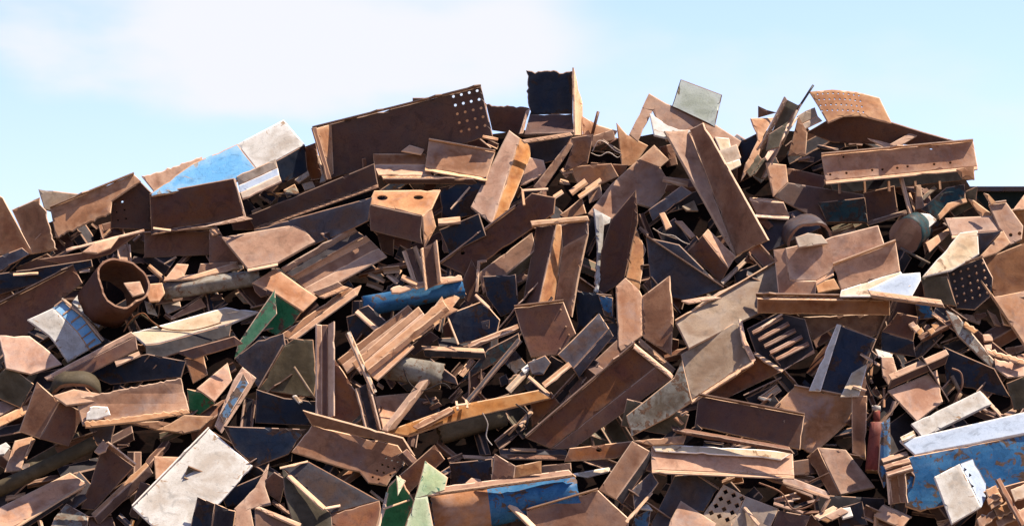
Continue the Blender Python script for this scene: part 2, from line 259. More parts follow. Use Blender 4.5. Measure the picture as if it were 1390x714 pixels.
pl(7, 'B', MID, [(1298, 230), (1322, 226), (1323, 244), (1306, 242)], 'brown end block under the right end of the long riveted girder')
bar(8.4, 'T', (1222, 238), (1236, 290), 6, MID, 'slim tan stick standing under the middle of the long riveted girder', nick='slim tan stick')
bar(8, 'T', (1234, 262), (1243, 288), 4, MID); pl(8, 'T', MID, [(1243, 252), (1250, 251), (1255, 283), (1243, 284)]); pl(7.8, 'G', MID, [(1250, 268), (1268, 252), (1272, 256), (1254, 272)])
pl(7, 'D', (0, .1), [(1172, 262), (1214, 252), (1220, 292), (1177, 300)], 'dark purplish square plate under the left half of the long riveted girder', nick='purplish square plate')
pl(7.3, 'B', MID, [(1176, 301), (1230, 285), (1232, 290), (1180, 306)])
mf(5.5, 'P', (0, .2), [(1040, 221, -6), (1067, 224, 10), (1070, 248, 10), (1050, 267, -6), (1172, 264, 10), (1178, 303, 4), (1120, 303, 0)],
   [([0, 1, 2, 3], 'end_plate', 'P'), ([2, 4, 5, 6, 3], 'web', 'D')], 'dark beam with a sunlit tan end plate below the right peak', nick='dark beam with tan end')
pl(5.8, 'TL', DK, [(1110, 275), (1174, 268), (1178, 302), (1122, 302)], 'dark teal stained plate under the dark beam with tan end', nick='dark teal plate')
tube(4, 'S', (0, 0), (1100, 330, 0), (1092, 318, 60), 32, 'short dark pipe seen end on below the dark beam', nick='short end-on pipe', wall=4)
pl(5, 'G', (.3, 1), [(1080, 322), (1097, 316), (1115, 319), (1124, 330), (1084, 336)], 'small sunlit tan half disc inside the short end-on pipe')
ex(7, 'T', (0, .3), [(1017, 268, 8), (1018, 272, -2), (1026, 290, 4), (1024, 294, -4)], (46, 3), 'short tan channel right of the large leaning trough', name='steel_channel', cat='steel channel', nick='short tan channel')
# ---- right edge
pl(7, 'TL', (0, .4), [(1250, 284), (1284, 255), (1309, 250), (1311, 272), (1272, 298)], 'blue green mottled dented plate under the right end of the long riveted girder', nick='mottled blue green plate', bow=(1, 0, 6))
pl(7.2, 'W', LIT, [(1246, 289), (1262, 291), (1272, 299), (1256, 313)], 'small whitish triangular plate below the mottled blue green plate')
pl(7.3, 'T', LIT, [(1273, 292), (1286, 276), (1311, 269), (1313, 274), (1290, 284), (1276, 298)], 'curved tan strip right of the small whitish triangular plate')
pl(6, 'T', MID, [(1314, 270), (1322, 272), (1346, 290), (1352, 309), (1338, 302)]); pl(6, 'O', MID, [(1335, 262), (1342, 264), (1352, 275), (1345, 278)])
pl(7.6, 'P', LIT, [(1283, 296), (1350, 293), (1361, 313), (1292, 320)], 'pinkish plate lying flat above the bright tan plate at the right', nick='flat pinkish plate')
pl(7.8, 'P', (.1, .7), [(1342, 278), (1366, 275), (1389, 307), (1387, 325), (1370, 333), (1356, 310)], 'pinkish plate with two bolt holes at the right edge of the heap', nick='two-hole pinkish plate', holes=[(1372, 319, 2.6), (1384, 317, 2.6)])
pl(7.5, 'T', LIT, [(1375, 285), (1392, 262), (1395, 284)]); pl(7, 'O', LOW, [(1362, 285), (1395, 283), (1395, 330), (1380, 330)])
pl(8, 'C', (.3, 1.05), [(1252, 376), (1303, 316), (1327, 313), (1329, 345), (1292, 367)], 'bright tan plate angled upward between the two upright brown plates and the dotted plate', nick='bright angled tan plate')
pl(7.9, 'S', DK, [(1327, 316), (1360, 313), (1331, 346)]); pl(8.1, 'T', LIT, [(1331, 347), (1362, 313), (1372, 330), (1352, 344), (1334, 350)], 'tan wedge pointing up left of the two-hole pinkish plate')
pl(8, 'B', (.0, .45), [(1335, 352), (1395, 328), (1395, 398), (1350, 402)], 'broad brown plate at the right edge beside the dark dotted plate', nick='broad brown edge plate')
ST = [(1300 + c * 10 + r * 1.5 - 6, 372 + r * 10 - c * 3.6, 1.9) for r in range(5) for c in range(5)]
pl(8.3, 'K', (0, .1), [(1285, 367), (1334, 350), (1348, 377), (1345, 402), (1323, 421), (1298, 419)], 'dark plate dotted with pale rivet heads near the right edge', nick='dark riveted plate', studs=ST, edge='E')
pl(7.8, 'OL', LOW, [(1250, 376), (1286, 375), (1299, 416), (1256, 409)])
pl(8.8, 'P', (.3, .7), [(1332, 380), (1350, 403), (1395, 394), (1395, 475), (1374, 443)], 'large pinkish plate leaning out at the right edge below the riveted plate', nick='leaning pinkish edge plate', t=5)
tube(6, 'TL', (0, .2), (1230, 320, 0), (1244, 312, 40), 25, 'dark mossy rounded tank end between the two tan plates and the mottled plate', nick='mossy rounded tank end', closed=True, name='tank_end', cat='tank')
pl(6.5, 'B', MID, [(1244, 292), (1250, 290), (1262, 330), (1256, 346)]); pl(7, 'T', LIT, [(1256, 330), (1290, 308), (1292, 314), (1262, 342)]); rod(7, 'G', (1222, 337), (1262, 358), 2, 'thin pale rod beneath the mossy tank end')
mf(7, 'T', (0, .38), [(1050, 339, 4), (1066, 337, -4), (1192, 306, -4), (1202, 336, -4), (1131, 368, -4), (1108, 381, -4), (1072, 381, -4), (1107, 402, -6), (1057, 403, -2)],
   [([1, 2, 3, 4, 5, 6], 'web', 'T', dict(t=4)), ([0, 1, 6, 5, 7, 8], 'flange', 'B')], 'large tan plate with bent brown left flange, left one of two upright tan plates', nick='left upright tan plate')
mf(8, 'T', (0, .38), [(1131, 361), (1216, 329), (1222, 368), (1142, 394), (1236, 388, -34), (1180, 402, -38), (1140, 402, -30)], [([0, 1, 2, 3], 'web', 'T', dict(t=4)), ([3, 2, 4, 5, 6], 'flange', 'C')],  # foot flange coloured cream for the sunlight on it
   'smaller upright tan plate with a bright foot, right of the larger one', nick='right upright tan plate')
pl(7.5, 'T', LIT, [(1106, 384), (1132, 378), (1140, 392), (1110, 398)])
pl(8.2, 'PB', LIT, [(1178, 393), (1222, 372), (1249, 370), (1250, 380), (1238, 402), (1190, 402)], 'pale bluish plate lying flat at the foot of the right upright tan plate', nick='pale bluish plate')
ex(8.6, 'T', (.0, .4), [(1179, 394, 3), (1182, 400, -3), (1184, 405, 2)], (98, 13), 'thin tan bar lying below the pale bluish plate', name='steel_bar', cat='steel bar', nick='thin tan bar below the bluish plate')
ex(8.5, 'B', (.0, .0), [(1026, 401, 10), (1028, 405, -3), (1028, 425, 2)], (180, 3), 'long straight brown beam lying level under the upright tan plates', nick='long level brown beam')
pl(6.5, 'B', LOW, [(1090, 430), (1200, 425), (1206, 448), (1182, 458), (1140, 440), (1104, 462)], 'brown plate in the shade below the long level brown beam')
# ---- middle right
pl(5, 'G', (.15, .85), [(1052, 358), (960, 405), (917, 437), (935, 473), (1008, 436), (1052, 416), (1106, 420), (1060, 402)], 'very large greyish tan plate left of the upright tan plates', nick='very large greyish plate', t=4)
pl(4, 'S', (-.2, .25), [(877, 322), (922, 332), (982, 392), (928, 408), (884, 396)], 'slate plate in shade under the large leaning trough', nick='shaded slate plate', t=4)
pl(5.1, 'T', LIT, [(925, 408), (960, 402), (980, 404), (935, 412)])
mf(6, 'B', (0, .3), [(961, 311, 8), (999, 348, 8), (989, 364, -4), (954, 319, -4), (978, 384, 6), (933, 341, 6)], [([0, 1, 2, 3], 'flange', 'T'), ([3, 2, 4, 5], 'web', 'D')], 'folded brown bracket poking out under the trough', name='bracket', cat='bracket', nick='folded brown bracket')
bar(6.2, 'G', (980, 384), (1014, 352), 6, LIT, 'ragged pale strip at the foot of the folded brown bracket')
mf(6, 'K', (0, .25), [(1014, 446), (1056, 424), (1093, 433), (1105, 475), (1062, 505), (1026, 480), (1105, 480, -6), (1000, 542, 0)],
   [([0, 1, 2, 3, 4, 5], 'back_plate', 'K')] + [([a_, b_, c_, d_], 'slat', 'B') for a_, b_, c_, d_ in ()], 'dark ribbed grating plate below the long level brown beam', name='grating', cat='grating', nick='dark ribbed grating')
for k_ in range(5): bar(6.3, 'R', (1022 + k_ * 8, 452 + k_ * 9), (1062 + k_ * 9, 430 + k_ * 9), 6, (.3, .6), ('topmost', 'second', 'middle', 'fourth', 'lowest')[k_] + ' red brown rib lying across the dark ribbed grating', name='rib_bar', cat='steel bar')
bar(6.4, 'G', (1034, 444), (1062, 426), 3, LIT)
mf(6.5, 'R', (0, .1), [(1004, 475), (1026, 478), (1062, 504), (985, 541), (960, 536), (1105, 474), (1106, 479)], [([0, 1, 2, 3, 4], 'web', 'R'), ([2, 5, 6, 3], 'flange', 'B')], 'red brown channel side under the ribbed grating', nick='channel side under the grating')
bar(6.6, 'T', (1024, 479), (1062, 504), 5, LIT)
mf(8, 'G', (-.05, .55), [(924, 481), (1003, 434), (1010, 462), (1022, 489), (938, 543), (1028, 493, 14), (940, 549, 16)], [([0, 1, 2, 3, 4], 'web', 'G', dict(t=4)), ([4, 3, 5, 6], 'flange', 'B')], 'stained greyish rectangular plate with streaks beside the big red brown channel', nick='stained greyish plate', )
pl(8.2, 'T', (.7, .7), [(1003, 433), (1007, 434), (1013, 462), (1026, 488), (1022, 493), (1008, 464)], 'thin tan edge strip on the right of the stained greyish plate')
pl(7.5, 'M', (0, .35), [(850, 564), (915, 512), (926, 488), (940, 545), (908, 566), (857, 592)], 'cream grey end of a beam under the stained greyish plate', nick='cream grey beam end', )
mf(9, 'R', (-.05, .28), [(714, 594), (862, 467), (892, 496), (748, 609), (913, 513, 10), (778, 609, 10)], [([0, 1, 2, 3], 'web', 'R', dict(t=4)), ([3, 2, 4, 5], 'flange', 'R')], 'big red brown channel sloping up from lower left to the pale post', name='steel_channel', cat='steel channel', nick='big red brown channel')
ex(9.1, 'T', (.4, .6), [(858, 463, 5), (862, 468, 0), (860, 472, 0)], (52, 42), 'upper of two bright bars capping the end of the big red brown channel', name='steel_bar', cat='steel bar')
ex(9.2, 'T', (.4, .6), [(862, 456, 5), (868, 460, 0), (866, 464, 0)], (48, 42), 'lower of two bright bars capping the end of the big red brown channel', name='steel_bar', cat='steel bar')
mf(8.4, 'P', (.15, .55), [(836, 389), (849, 377), (868, 394), (872, 402), (872, 456), (843, 476), (839, 470), (909, 374, -20), (914, 430, -20), (911, 482, -20), (873, 458)],
   [([0, 1, 2, 3, 4, 5, 6], 'flange', 'P', dict(t=4)), ([3, 7, 8, 9, 10], 'web', 'B', dict(t=4, edge='E'))], 'pinkish upright post with a brown side wing in the middle of the heap', name='steel_post', cat='steel post', nick='pale upright post')  # wing coloured browner as the side away from the sun
pl(8.1, 'O', (.2, .6), [(862, 306), (877, 339), (868, 393), (849, 381)], 'orange tan plate just above the pale upright post', nick='orange plate above the post')
mf(8.5, 'D', (-.35, .15), [(830, 297, 6), (863, 258, 6), (866, 300, 6), (847, 381, 6), (812, 404, -6), (816, 340, -6)], [([0, 1, 2, 3, 4, 5], 'web', 'D', dict(t=4))], 'dark purplish pointed angle blade leaning left of the orange plate', name='steel_angle', cat='steel angle', nick='dark pointed blade')
pl(8.3, 'W', (.5, .5), [(806, 283), (829, 296), (826, 310), (818, 362), (812, 397), (806, 396), (811, 338)], 'torn white sheet strip along the left of the dark pointed blade', nick='torn white strip', rag=(4, 5), bow=(1, 0, 6))
pl(8.35, 'N', DK, [(820, 305), (830, 302), (822, 350), (816, 360)])
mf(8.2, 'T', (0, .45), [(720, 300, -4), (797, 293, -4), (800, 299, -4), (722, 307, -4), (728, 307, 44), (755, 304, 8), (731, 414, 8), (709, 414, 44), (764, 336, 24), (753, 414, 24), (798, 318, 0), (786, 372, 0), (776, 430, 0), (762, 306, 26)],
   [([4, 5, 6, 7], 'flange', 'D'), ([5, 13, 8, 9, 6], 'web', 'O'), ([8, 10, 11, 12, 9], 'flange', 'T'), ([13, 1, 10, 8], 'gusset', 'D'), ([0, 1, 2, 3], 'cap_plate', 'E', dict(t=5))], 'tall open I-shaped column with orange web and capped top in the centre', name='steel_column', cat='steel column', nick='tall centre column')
pl(9, 'R', (0, .3), [(698, 418), (765, 410), (782, 453), (757, 482), (721, 485), (706, 446)], 'brown orange squarish plate with bright top edge at the foot of the centre column', nick='brown square plate at the column foot', t=5, edge='E', studs=[(761, 421, 1.6), (768, 444, 1.6), (772, 455, 1.6), (760, 474, 1.6)])
pl(4, 'D', (-.2, .2), [(598, 358), (700, 281), (722, 262), (754, 268), (752, 290), (662, 352), (632, 374)], 'long dark purple plate with a dark hole sloping up to the middle', nick='long dark purple plate', holes=[(628, 343, 3)])
mf(6, 'G', (0, .5), [(650, 370), (722, 316), (728, 338), (656, 398), (730, 356, 24), (664, 406, 24)], [([0, 1, 2, 3], 'flange', 'B', dict(t=4)), ([3, 2, 4, 5], 'web', 'OL')], 'straight grey brown box beam sloping up to the centre column', nick='grey brown box beam')
pl(6.1, 'T', MID, [(648, 354), (660, 352), (661, 355), (652, 357), (649, 396), (645, 396)], 'thin tan bracket at the lower end of the grey brown box beam')
pl(5, 'D', (0, .3), [(640, 352), (650, 372), (648, 408), (632, 416), (628, 380)])
mf(8, 'P', (.3, .75), [(691, 177, 6), (706, 188, -3), (668, 304, -3), (639, 281, 6), (720, 198, 4), (720, 213, 4), (690, 286, 4)], [([0, 1, 2, 3], 'flange', 'P', dict(t=4)), ([1, 4, 5, 6, 2], 'web', 'O', dict(t=4))],
   'bright tan angle beam leaning right in front of the wavy dark plate', name='steel_angle', cat='steel angle', nick='bright leaning angle beam')
pl(6, 'T', MID, [(716, 213), (738, 218), (742, 234), (714, 250), (706, 252)]); 
pl(7, 'T', (.05, .7), [(582, 191), (672, 207), (661, 242), (577, 228)], 'tan rectangular plate lying below the perforated girder', nick='tan rectangular plate', t=4)
ex(6, 'B', (.0, .4), [(506, 209, 20), (508, 224, 16), (514, 238, -8), (522, 249, 6)], (72, 0), 'short layered tan beam left of the tan rectangular plate', nick='layered tan beam', mats=['B', 'T', 'D'])  # middle face coloured tan as lit, lowest dark as shade
ex(6.2, 'O', (0, .5), [(518, 239, 0), (520, 243, -4), (526, 250, 8)], (122, 0), 'long thin orange edged beam running under the tan rectangular plate', mats=['T', 'D'], nick='thin orange edged beam')
pl(5.8, 'T', LIT, [(545, 205), (556, 197), (576, 203), (572, 210)])
mf(7.5, 'T', (0, .1), [(508, 259, 30), (598, 258, 30), (586, 284, 4), (573, 293, -8), (500, 277, 0), (573, 331, -8), (503, 313, 0), (592, 308, 12), (577, 336, -4)],
   [([0, 1, 2, 3, 4], 'top_plate', 'T', dict(holes=[(519, 268.5, 7.5, 3.6, 14), (568, 268, 7, 3, 14)])), ([4, 3, 5, 6], 'front_plate', 'R'), ([3, 2, 7, 8], 'side_plate', 'T')], 'tan box end with two oval holes in its top plate', name='box_section', cat='box section', nick='box with two oval holes')  # front coloured dark for shade, top and side tan for sun
ex(6.5, 'B', (.0, .6), [(382, 364, 0), (387, 370, 8), (396, 376, 4)], (98, -56), 'upper of two parallel I-beams sloping up below the dark girder', nick='upper parallel beam', mats=['T', 'K'])  # flange tan for its lit top, web near-black for shade
ex(7, 'T', (.0, .6), [(396, 374, 0), (402, 380, 8), (413, 391, 4), (424, 402, -6)], (101, -54), 'lower and wider of two parallel I-beams sloping up below the dark girder', nick='wide parallel beam', mats=['T', 'B', 'T'])
mf(6.8, 'D', (0, 0), [(498, 304), (524, 302), (536, 314), (534, 348), (518, 342), (512, 320)], [([0, 1, 2, 3, 4, 5], 'plate', 'D', dict(edge='E'))], 'dark bent end cap behind the upper ends of the two parallel beams', name='bent_plate', cat='steel plate', nick='dark bent end cap')
pl(7, 'P', (.1, 1.0), [(301, 322), (406, 304), (428, 328), (377, 357), (336, 365)], 'bright pinkish plate with five corners left of the parallel beams', nick='bright five-cornered plate', t=4)
pl(6, 'R', LOW, [(284, 314), (304, 322), (336, 360), (284, 358)], 'red brown plate standing behind the bright five-cornered plate'); pl(6.1, 'T', LIT, [(284, 312), (292, 308), (300, 316), (288, 320)])
tube(6, 'M', (0, .3), (222, 397, 0), (352, 376, 14), 12, 'mottled grey round pipe lying level left of the green plate', nick='mottled grey pipe', wall=2)
pl(6.5, 'T', LIT, [(222, 381), (240, 358), (256, 359), (250, 374), (270, 371), (320, 356), (326, 364), (262, 379)], 'thin twisted tan strip lying on the mottled grey pipe')
pl(6.3, 'B', MID, [(268, 372), (272, 358), (322, 355), (326, 366)])
mf(8, 'P', (.2, .85), [(342, 384), (374, 364), (431, 404), (411, 423), (372, 398), (354, 404, 12), (346, 396, 12)], [([0, 1, 2, 3, 4], 'top_plate', 'P'), ([0, 4, 5, 6], 'side_plate', 'D')], 'pinkish bar with bent end lying across the heap above the green plate', name='steel_bar', cat='steel bar', nick='pinkish bent bar')
mf(8.5, 'T', (.05, .6), [(381, 454), (472, 390), (480, 392), (391, 460), (490, 387, -8), (484, 400, -8), (402, 460, -8)], [([0, 1, 2, 3], 'flange', 'B'), ([3, 2, 4, 5, 6], 'web', 'T')], 'tan angle bar sloping up right of the green plate', name='steel_angle', cat='steel angle', nick='tan angle right of the green plate')
ex(7.6, 'T', (.0, .6), [(425, 396, 0), (432, 402, 5), (440, 404, 0)], (34, -14))
pl(8, 'GN', (.0, .35), [(373, 393), (376, 426), (345, 462), (318, 488), (323, 466), (350, 426)], 'bright green painted pointed plate standing in the left half', nick='bright green plate', t=2)
pl(6.5, 'GN', DK, [(374, 398), (412, 420), (396, 442), (376, 455), (355, 446)], 'dark green plate in the shade beside the bright green plate', nick='shaded green plate')
mf(7, 'C', (.1, 1.1), [(178, 452), (220, 441), (306, 417), (351, 423), (314, 439), (216, 466), (197, 468), (200, 492, 6), (312, 456, 6)], [([0, 1, 2, 3, 4, 5, 6], 'top_plate', 'C', dict(t=4)), ([6, 5, 4, 8, 7], 'web', 'K')],
   'long bright cream topped plank-like beam left of the green plate', nick='cream topped beam')
pl(7.2, 'D', (-.1, .2), [(238, 478), (318, 456), (330, 466), (262, 488)]); bar(7.3, 'T', (157, 494), (190, 480), 8, LIT, 'short tan bar below the left end of the cream topped beam')
# ---- left
tube(6, 'D', (0, 0), (166, 384, 0), (140, 412, 50), 41, 'short wide rusty pipe ring opening toward the upper right on the left side', name='pipe_ring', cat='pipe', nick='wide rusty pipe ring', wall=3, sides=40)
pl(7, 'P', (.2, .6), [(188, 387), (220, 384), (224, 398), (216, 409), (203, 410)], 'rounded tan tab hanging over the right rim of the wide pipe ring', bow=(1, 0, 4)); pl(6.6, 'T', LIT, [(168, 384), (190, 382), (196, 398), (180, 402)])
pl(6.7, 'C', LIT, [(196, 408), (206, 412), (214, 428), (200, 424)]); pl(6.7, 'G', LIT, [(220, 412), (244, 408), (246, 418), (226, 426)]); pl(6.5, 'B', MID, [(232, 430), (272, 404), (280, 416), (232, 434)])
rod(7.5, 'OL', (170, 444), (190, 426), 1.5); rod(7.5, 'OL', (190, 426), (220, 446), 1.5)
pl(4, 'R', (-.1, .2), [(-6, 416), (100, 362), (112, 384), (84, 406), (36, 456), (-6, 458)], 'wide dark brown plate with a pale stain at the left edge', nick='wide dark left plate', t=4)
mf(3, 'N', LOW, [(-6, 372), (124, 352), (126, 362), (-6, 402)], [([0, 1, 2, 3], 'plate', 'N')], 'long navy plate in the shade near the left edge', name='steel_plate', cat='steel plate', nick='long navy plate')
pl(4, 'R', LOW, [(50, 352), (110, 343), (150, 322), (196, 312), (150, 345), (90, 360)]); pl(5, 'P', (.3, 1), [(112, 342), (128, 330), (163, 320), (150, 337), (132, 344)], 'curled tan plate scrap lying above the wide pipe ring', bow=(1, .3, 6))
bar(5.2, 'E', (18, 373), (52, 371), 4, LIT); bar(4, 'B', (90, 340), (196, 313), 4, MID, 'long thin brown bar above the wide pipe ring'); bar(5, 'E', (208, 310), (232, 313), 3.5, LIT); bar(5, 'E', (108, 369), (122, 367), 4, LIT)
pl(3.2, 'S', LOW, [(-6, 350), (30, 336), (40, 345), (-6, 372)])
mf(8, 'C', (.25, .6), [(37, 434), (72, 418), (106, 452), (121, 474), (92, 491), (67, 456), (84, 407), (112, 430), (138, 465), (118, 477)],
   [([0, 1, 2, 3, 4, 5], 'panel', 'W', dict(bow=(1, 1, 5), t=4)), ([1, 6, 7, 8, 3, 2], 'ribbed_band', 'LB', dict(bow=(1, 1, 5)))], 'curved white and cream panel with a blue ribbed band on the left side', name='curved_panel', cat='curved panel', nick='curved white panel')
for k_ in range(6):
    f_ = k_ / 5; x_ = 74 + 42 * f_ + 6 * math.sin(f_ * 3.1); y_ = 416 + 54 * f_
    bar(8.3, 'K', (x_, y_), (x_ + 13, y_ - 10), 2.5, (.2, .6), ('topmost', 'second', 'third', 'fourth', 'fifth', 'lowest')[k_] + ' dark rib on the blue band of the curved white panel', name='panel_rib', cat='rib')
for a_, b_ in (((84, 405), (112, 428)), ((112, 428), (140, 462))): bar(8.5, 'G', a_, b_, 4, LIT)
pl(7, 'W', (.2, .9), [(97, 411), (112, 392), (151, 425), (134, 444)], 'small pinkish white rusty square plate below the wide pipe ring', nick='pinkish white square plate')
pl(6.5, 'P', (.2, .7), [(-2, 455), (40, 456), (66, 476), (84, 494), (42, 508), (8, 500)], 'pinkish rounded plate at the left edge under the curved white panel', nick='rounded left plate', bow=(1, 1, 10))
mf(7.4, 'B', (0, .35), [(60, 512), (178, 450), (184, 456), (64, 516), (187, 474), (102, 517)], [([0, 1, 2, 3], 'flange', 'T'), ([3, 2, 4, 5], 'web', 'R')], 'long brown beam with bright top edge sloping up below the curved white panel', nick='long brown left beam')
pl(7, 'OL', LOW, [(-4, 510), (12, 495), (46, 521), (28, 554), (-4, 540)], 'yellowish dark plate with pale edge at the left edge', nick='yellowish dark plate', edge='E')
mf(8.2, 'B', (0, .3), [(50, 518, 10), (81, 545, -8), (54, 595, -8), (26, 585, 10), (116, 559, 12), (93, 606, 12)], [([0, 1, 2, 3], 'flange', 'B', dict(t=4)), ([1, 4, 5, 2], 'web', 'R', dict(t=4))], 'folded brown angle shaped like an open book near the left edge', name='steel_angle', cat='steel angle', nick='folded brown angle')  # right side coloured darker after the way the sun falls
tube(6, 'OL', (0, .0), (102, 545, -4), (101, 530, 14), 37, 'dark olive ring rim lying behind the long curved orange plate', name='ring', cat='ring', nick='dark olive ring', wall=5)
pl(7, 'T', LIT, [(72, 537), (100, 528), (135, 534), (130, 545), (90, 550)])
pl(8, 'T', (.05, .55), [(102, 540), (246, 513), (257, 557), (180, 568), (112, 577)], 'long curved tan plate with frayed top edge and a white splash', nick='long frayed tan plate', rag=(0,), bow=(.15, 1, -6), t=4)
pl(8.2, 'W', (.05, .7), [(118, 560), (127, 551), (146, 552), (150, 563), (132, 569), (117, 569)], 'white crust on the left end of the long frayed tan plate', name='paint_crust', cat='paint crust', rag=(0, 1, 2, 3))
pl(8.1, 'T', (.1, .8), [(114, 573), (254, 555), (258, 560), (190, 572), (116, 580)], 'bright bottom lip of the long frayed tan plate', rag=(0,), name='steel_strip', cat='steel strip')
mf(7.8, 'B', (0, .7), [(172, 573), (215, 571), (232, 574), (212, 583), (250, 563), (290, 565), (271, 583), (250, 588)], [([0, 1, 2, 3], 'plate', 'B'), ([2, 4, 5, 6, 7, 3], 'plate', 'T')], 'thin wavy tan strip lying under the long frayed tan plate', name='steel_strip', cat='steel strip', nick='thin wavy strip')
pl(6, 'S', DK, [(120, 580), (156, 574), (150, 606), (130, 600)])
for P_, m_ in (([(-4, 568), (38, 548), (39, 560), (-4, 580)], 'T'), ([(6, 640), (20, 598), (44, 592), (28, 638)], 'T')): pl(8, m_, LIT, P_)
pl(8.1, 'T', LIT, [(33, 620), (44, 594), (48, 596), (36, 622)]); pl(7.8, 'W', LIT, [(-4, 606), (8, 600), (14, 606), (6, 616), (-4, 617)]); pl(7.5, 'P', LIT, [(-4, 545), (8, 544), (22, 552), (-4, 566)]); tube(6.4, 'OL', (0, .2), (-10, 668), (130, 600), 10, 'dark stained pipe half buried at the lower left', nick='dark buried pipe', closed=True)
mf(9, 'T', (.0, .9), [(-4, 690), (95, 641), (116, 654), (114, 661), (20, 714), (-4, 722), (110, 668, 10), (22, 726, 10)], [([0, 1, 2, 3, 4, 5], 'top_plate', 'T', dict(t=4)), ([3, 6, 7, 4], 'web', 'K')], 'long tan plank-like plate at the lower left corner', nick='lower left tan plate')
pl(8.5, 'M', LIT, [(74, 702), (90, 683), (120, 700), (118, 722), (66, 722)], 'rough greyish lump of plate below the lower left tan plate')
mf(8.4, 'D', (-.1, .1), [(140, 603), (182, 633), (128, 692), (110, 690), (146, 600, -10), (184, 630, -10)], [([0, 1, 2, 3], 'web', 'D'), ([0, 4, 5, 1], 'flange', 'B')], 'dark triangular bracket with a pale knob at its tip in the lower left', name='bracket', cat='bracket', nick='dark triangular bracket')
pl(8.6, 'P', LIT, [(128, 612), (140, 596), (148, 604), (144, 612), (134, 616)], 'torn pale knob on top of the dark triangular bracket', rag=(0, 1, 2))
ex(8.9, 'T', (.1, .5), [(124, 697, 4), (128, 702, -4), (134, 712, 6)], (74, -70), 'tan angle bar sloping up just left of the large white plate', name='steel_angle', cat='steel angle', nick='tan angle left of the white plate', mats=['T', 'D'])
pl(8, 'P', LIT, [(209, 619), (244, 620), (218, 652), (211, 650)], 'small pinkish plate at the upper left of the large white plate')
pl(9, 'W', (.15, .85), [(284, 582), (343, 632), (300, 680), (258, 720), (216, 722), (180, 688)], 'large white plate with rust scratches at the lower left', nick='large white plate', t=4)
mf(9.4, 'D', (0, .1), [(268, 674), (292, 683), (286, 724, 0), (256, 724), (320, 693, 0), (316, 724, 0)], [([0, 1, 2, 3], 'plate', 'N', dict(edge='E', t=4)), ([1, 4, 5, 2], 'plate', 'K', dict(edge='E', t=4))], 'dark open box corner in front of the large white plate', name='box_section', cat='box section', nick='dark box corner')
pl(8, 'P', (.2, .8), [(366, 626), (346, 662), (318, 690), (316, 722), (346, 722), (340, 690), (368, 684), (360, 660)], 'pinkish torn plate right of the large white plate', nick='pinkish torn plate')
pl(8.4, 'B', MID, [(346, 690), (408, 712), (406, 722), (346, 722)]); pl(6, 'R', DK, [(350, 660), (372, 640), (388, 650), (380, 682)]); pl(8.6, 'T', LIT, [(346, 689), (352, 687), (409, 710), (406, 716)])
mf(8.6, 'BL', (.3, .35), [(329, 498), (348, 513), (337, 532), (301, 588), (291, 578), (317, 516), (330, 506), (340, 521), (303, 576), (298, 562)], [([0, 1, 2, 3, 4, 5], 'frame_plate', 'P', {}), ], 'tan strip with blotchy blue middle leaning above the large white plate', name='steel_strip', cat='steel strip', nick='blue centred strip')
pl(8.7, 'BL', (.3, .3), [(330, 507), (338, 520), (304, 575), (298, 562)], 'blotchy blue painted sliver lying on a tan strip above the white plate', t=1.5)
pl(7.8, 'P', (.2, .8), [(267, 527), (309, 492), (315, 516), (291, 545)], 'pinkish plate wedge above the dark green shaded plate', nick='pinkish wedge'); pl(7, 'GN', OV, [(254, 528), (286, 534), (292, 548), (270, 564), (256, 556)], 'dark green plate corner at the right end of the long frayed tan plate')
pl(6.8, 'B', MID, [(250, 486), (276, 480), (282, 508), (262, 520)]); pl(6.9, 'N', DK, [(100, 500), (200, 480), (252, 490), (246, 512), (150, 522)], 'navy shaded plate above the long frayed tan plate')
pl(7, 'N', (-.1, .3), [(303, 578), (416, 582), (392, 616), (346, 634), (318, 608)], 'navy blue plate in shade right of the large white plate', nick='navy plate by the white plate')
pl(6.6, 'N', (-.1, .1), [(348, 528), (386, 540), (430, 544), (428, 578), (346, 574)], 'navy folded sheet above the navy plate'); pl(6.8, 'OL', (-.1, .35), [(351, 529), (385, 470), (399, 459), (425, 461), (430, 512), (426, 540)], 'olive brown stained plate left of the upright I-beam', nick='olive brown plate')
rod(7, 'G', (399, 498), (428, 542), 2); pl(7, 'W', LIT, [(397, 537), (402, 536), (411, 545), (406, 547)])
pl(6.6, 'S', (-.2, .3), [(318, 486), (350, 462), (385, 452), (388, 470), (352, 528), (330, 500)], 'mottled blue grey sheet below the bright green plate')
pl(7.2, 'R', (-.1, .2), [(450, 482), (466, 504), (482, 530), (492, 562), (474, 576), (451, 570)], 'red brown rounded plate right of the upright I-beam', nick='red brown rounded plate', edge='E')
ex(7.8, 'T', (.1, .3), [(429, 440, -2), (437, 441, 2), (445, 441, 2), (453, 436, -10)], (0, 128), 'upright I-beam standing behind the bottom channel', nick='upright I-beam', mats=['B', 'D', 'E'])  # web colour darkened for shade, right flange paler for sun
BHo = [(524, 621, 1.7), (532, 624, 1.7), (540, 626, 1.7), (519, 630, 1.7), (527, 633, 1.7), (535, 635, 1.7), (512, 638, 1.7), (521, 641, 1.7), (530, 644, 1.7), (506, 647, 1.7), (514, 650, 1.7)]
mf(9.3, 'B', (.05, .35), [(411, 557, -14), (547, 594, -14), (563, 619, -10), (550, 619, 4), (540, 604, 4), (423, 577, 4), (545, 632, 2), (525, 659, 0), (500, 655, 0), (488, 640, 0), (472, 637, 0), (396, 613, 0), (424, 583, 4)],
   [([5, 4, 3, 6, 7, 8, 9, 10, 11], 'web', 'B', dict(holes=BHo, t=4, edge='E')), ([0, 1, 2, 3, 4, 5], 'flange', 'B', dict(t=4))], 'brown channel with bright top flange and a cluster of holes at lower centre left', name='steel_channel', cat='steel channel', nick='bottom channel with hole cluster')
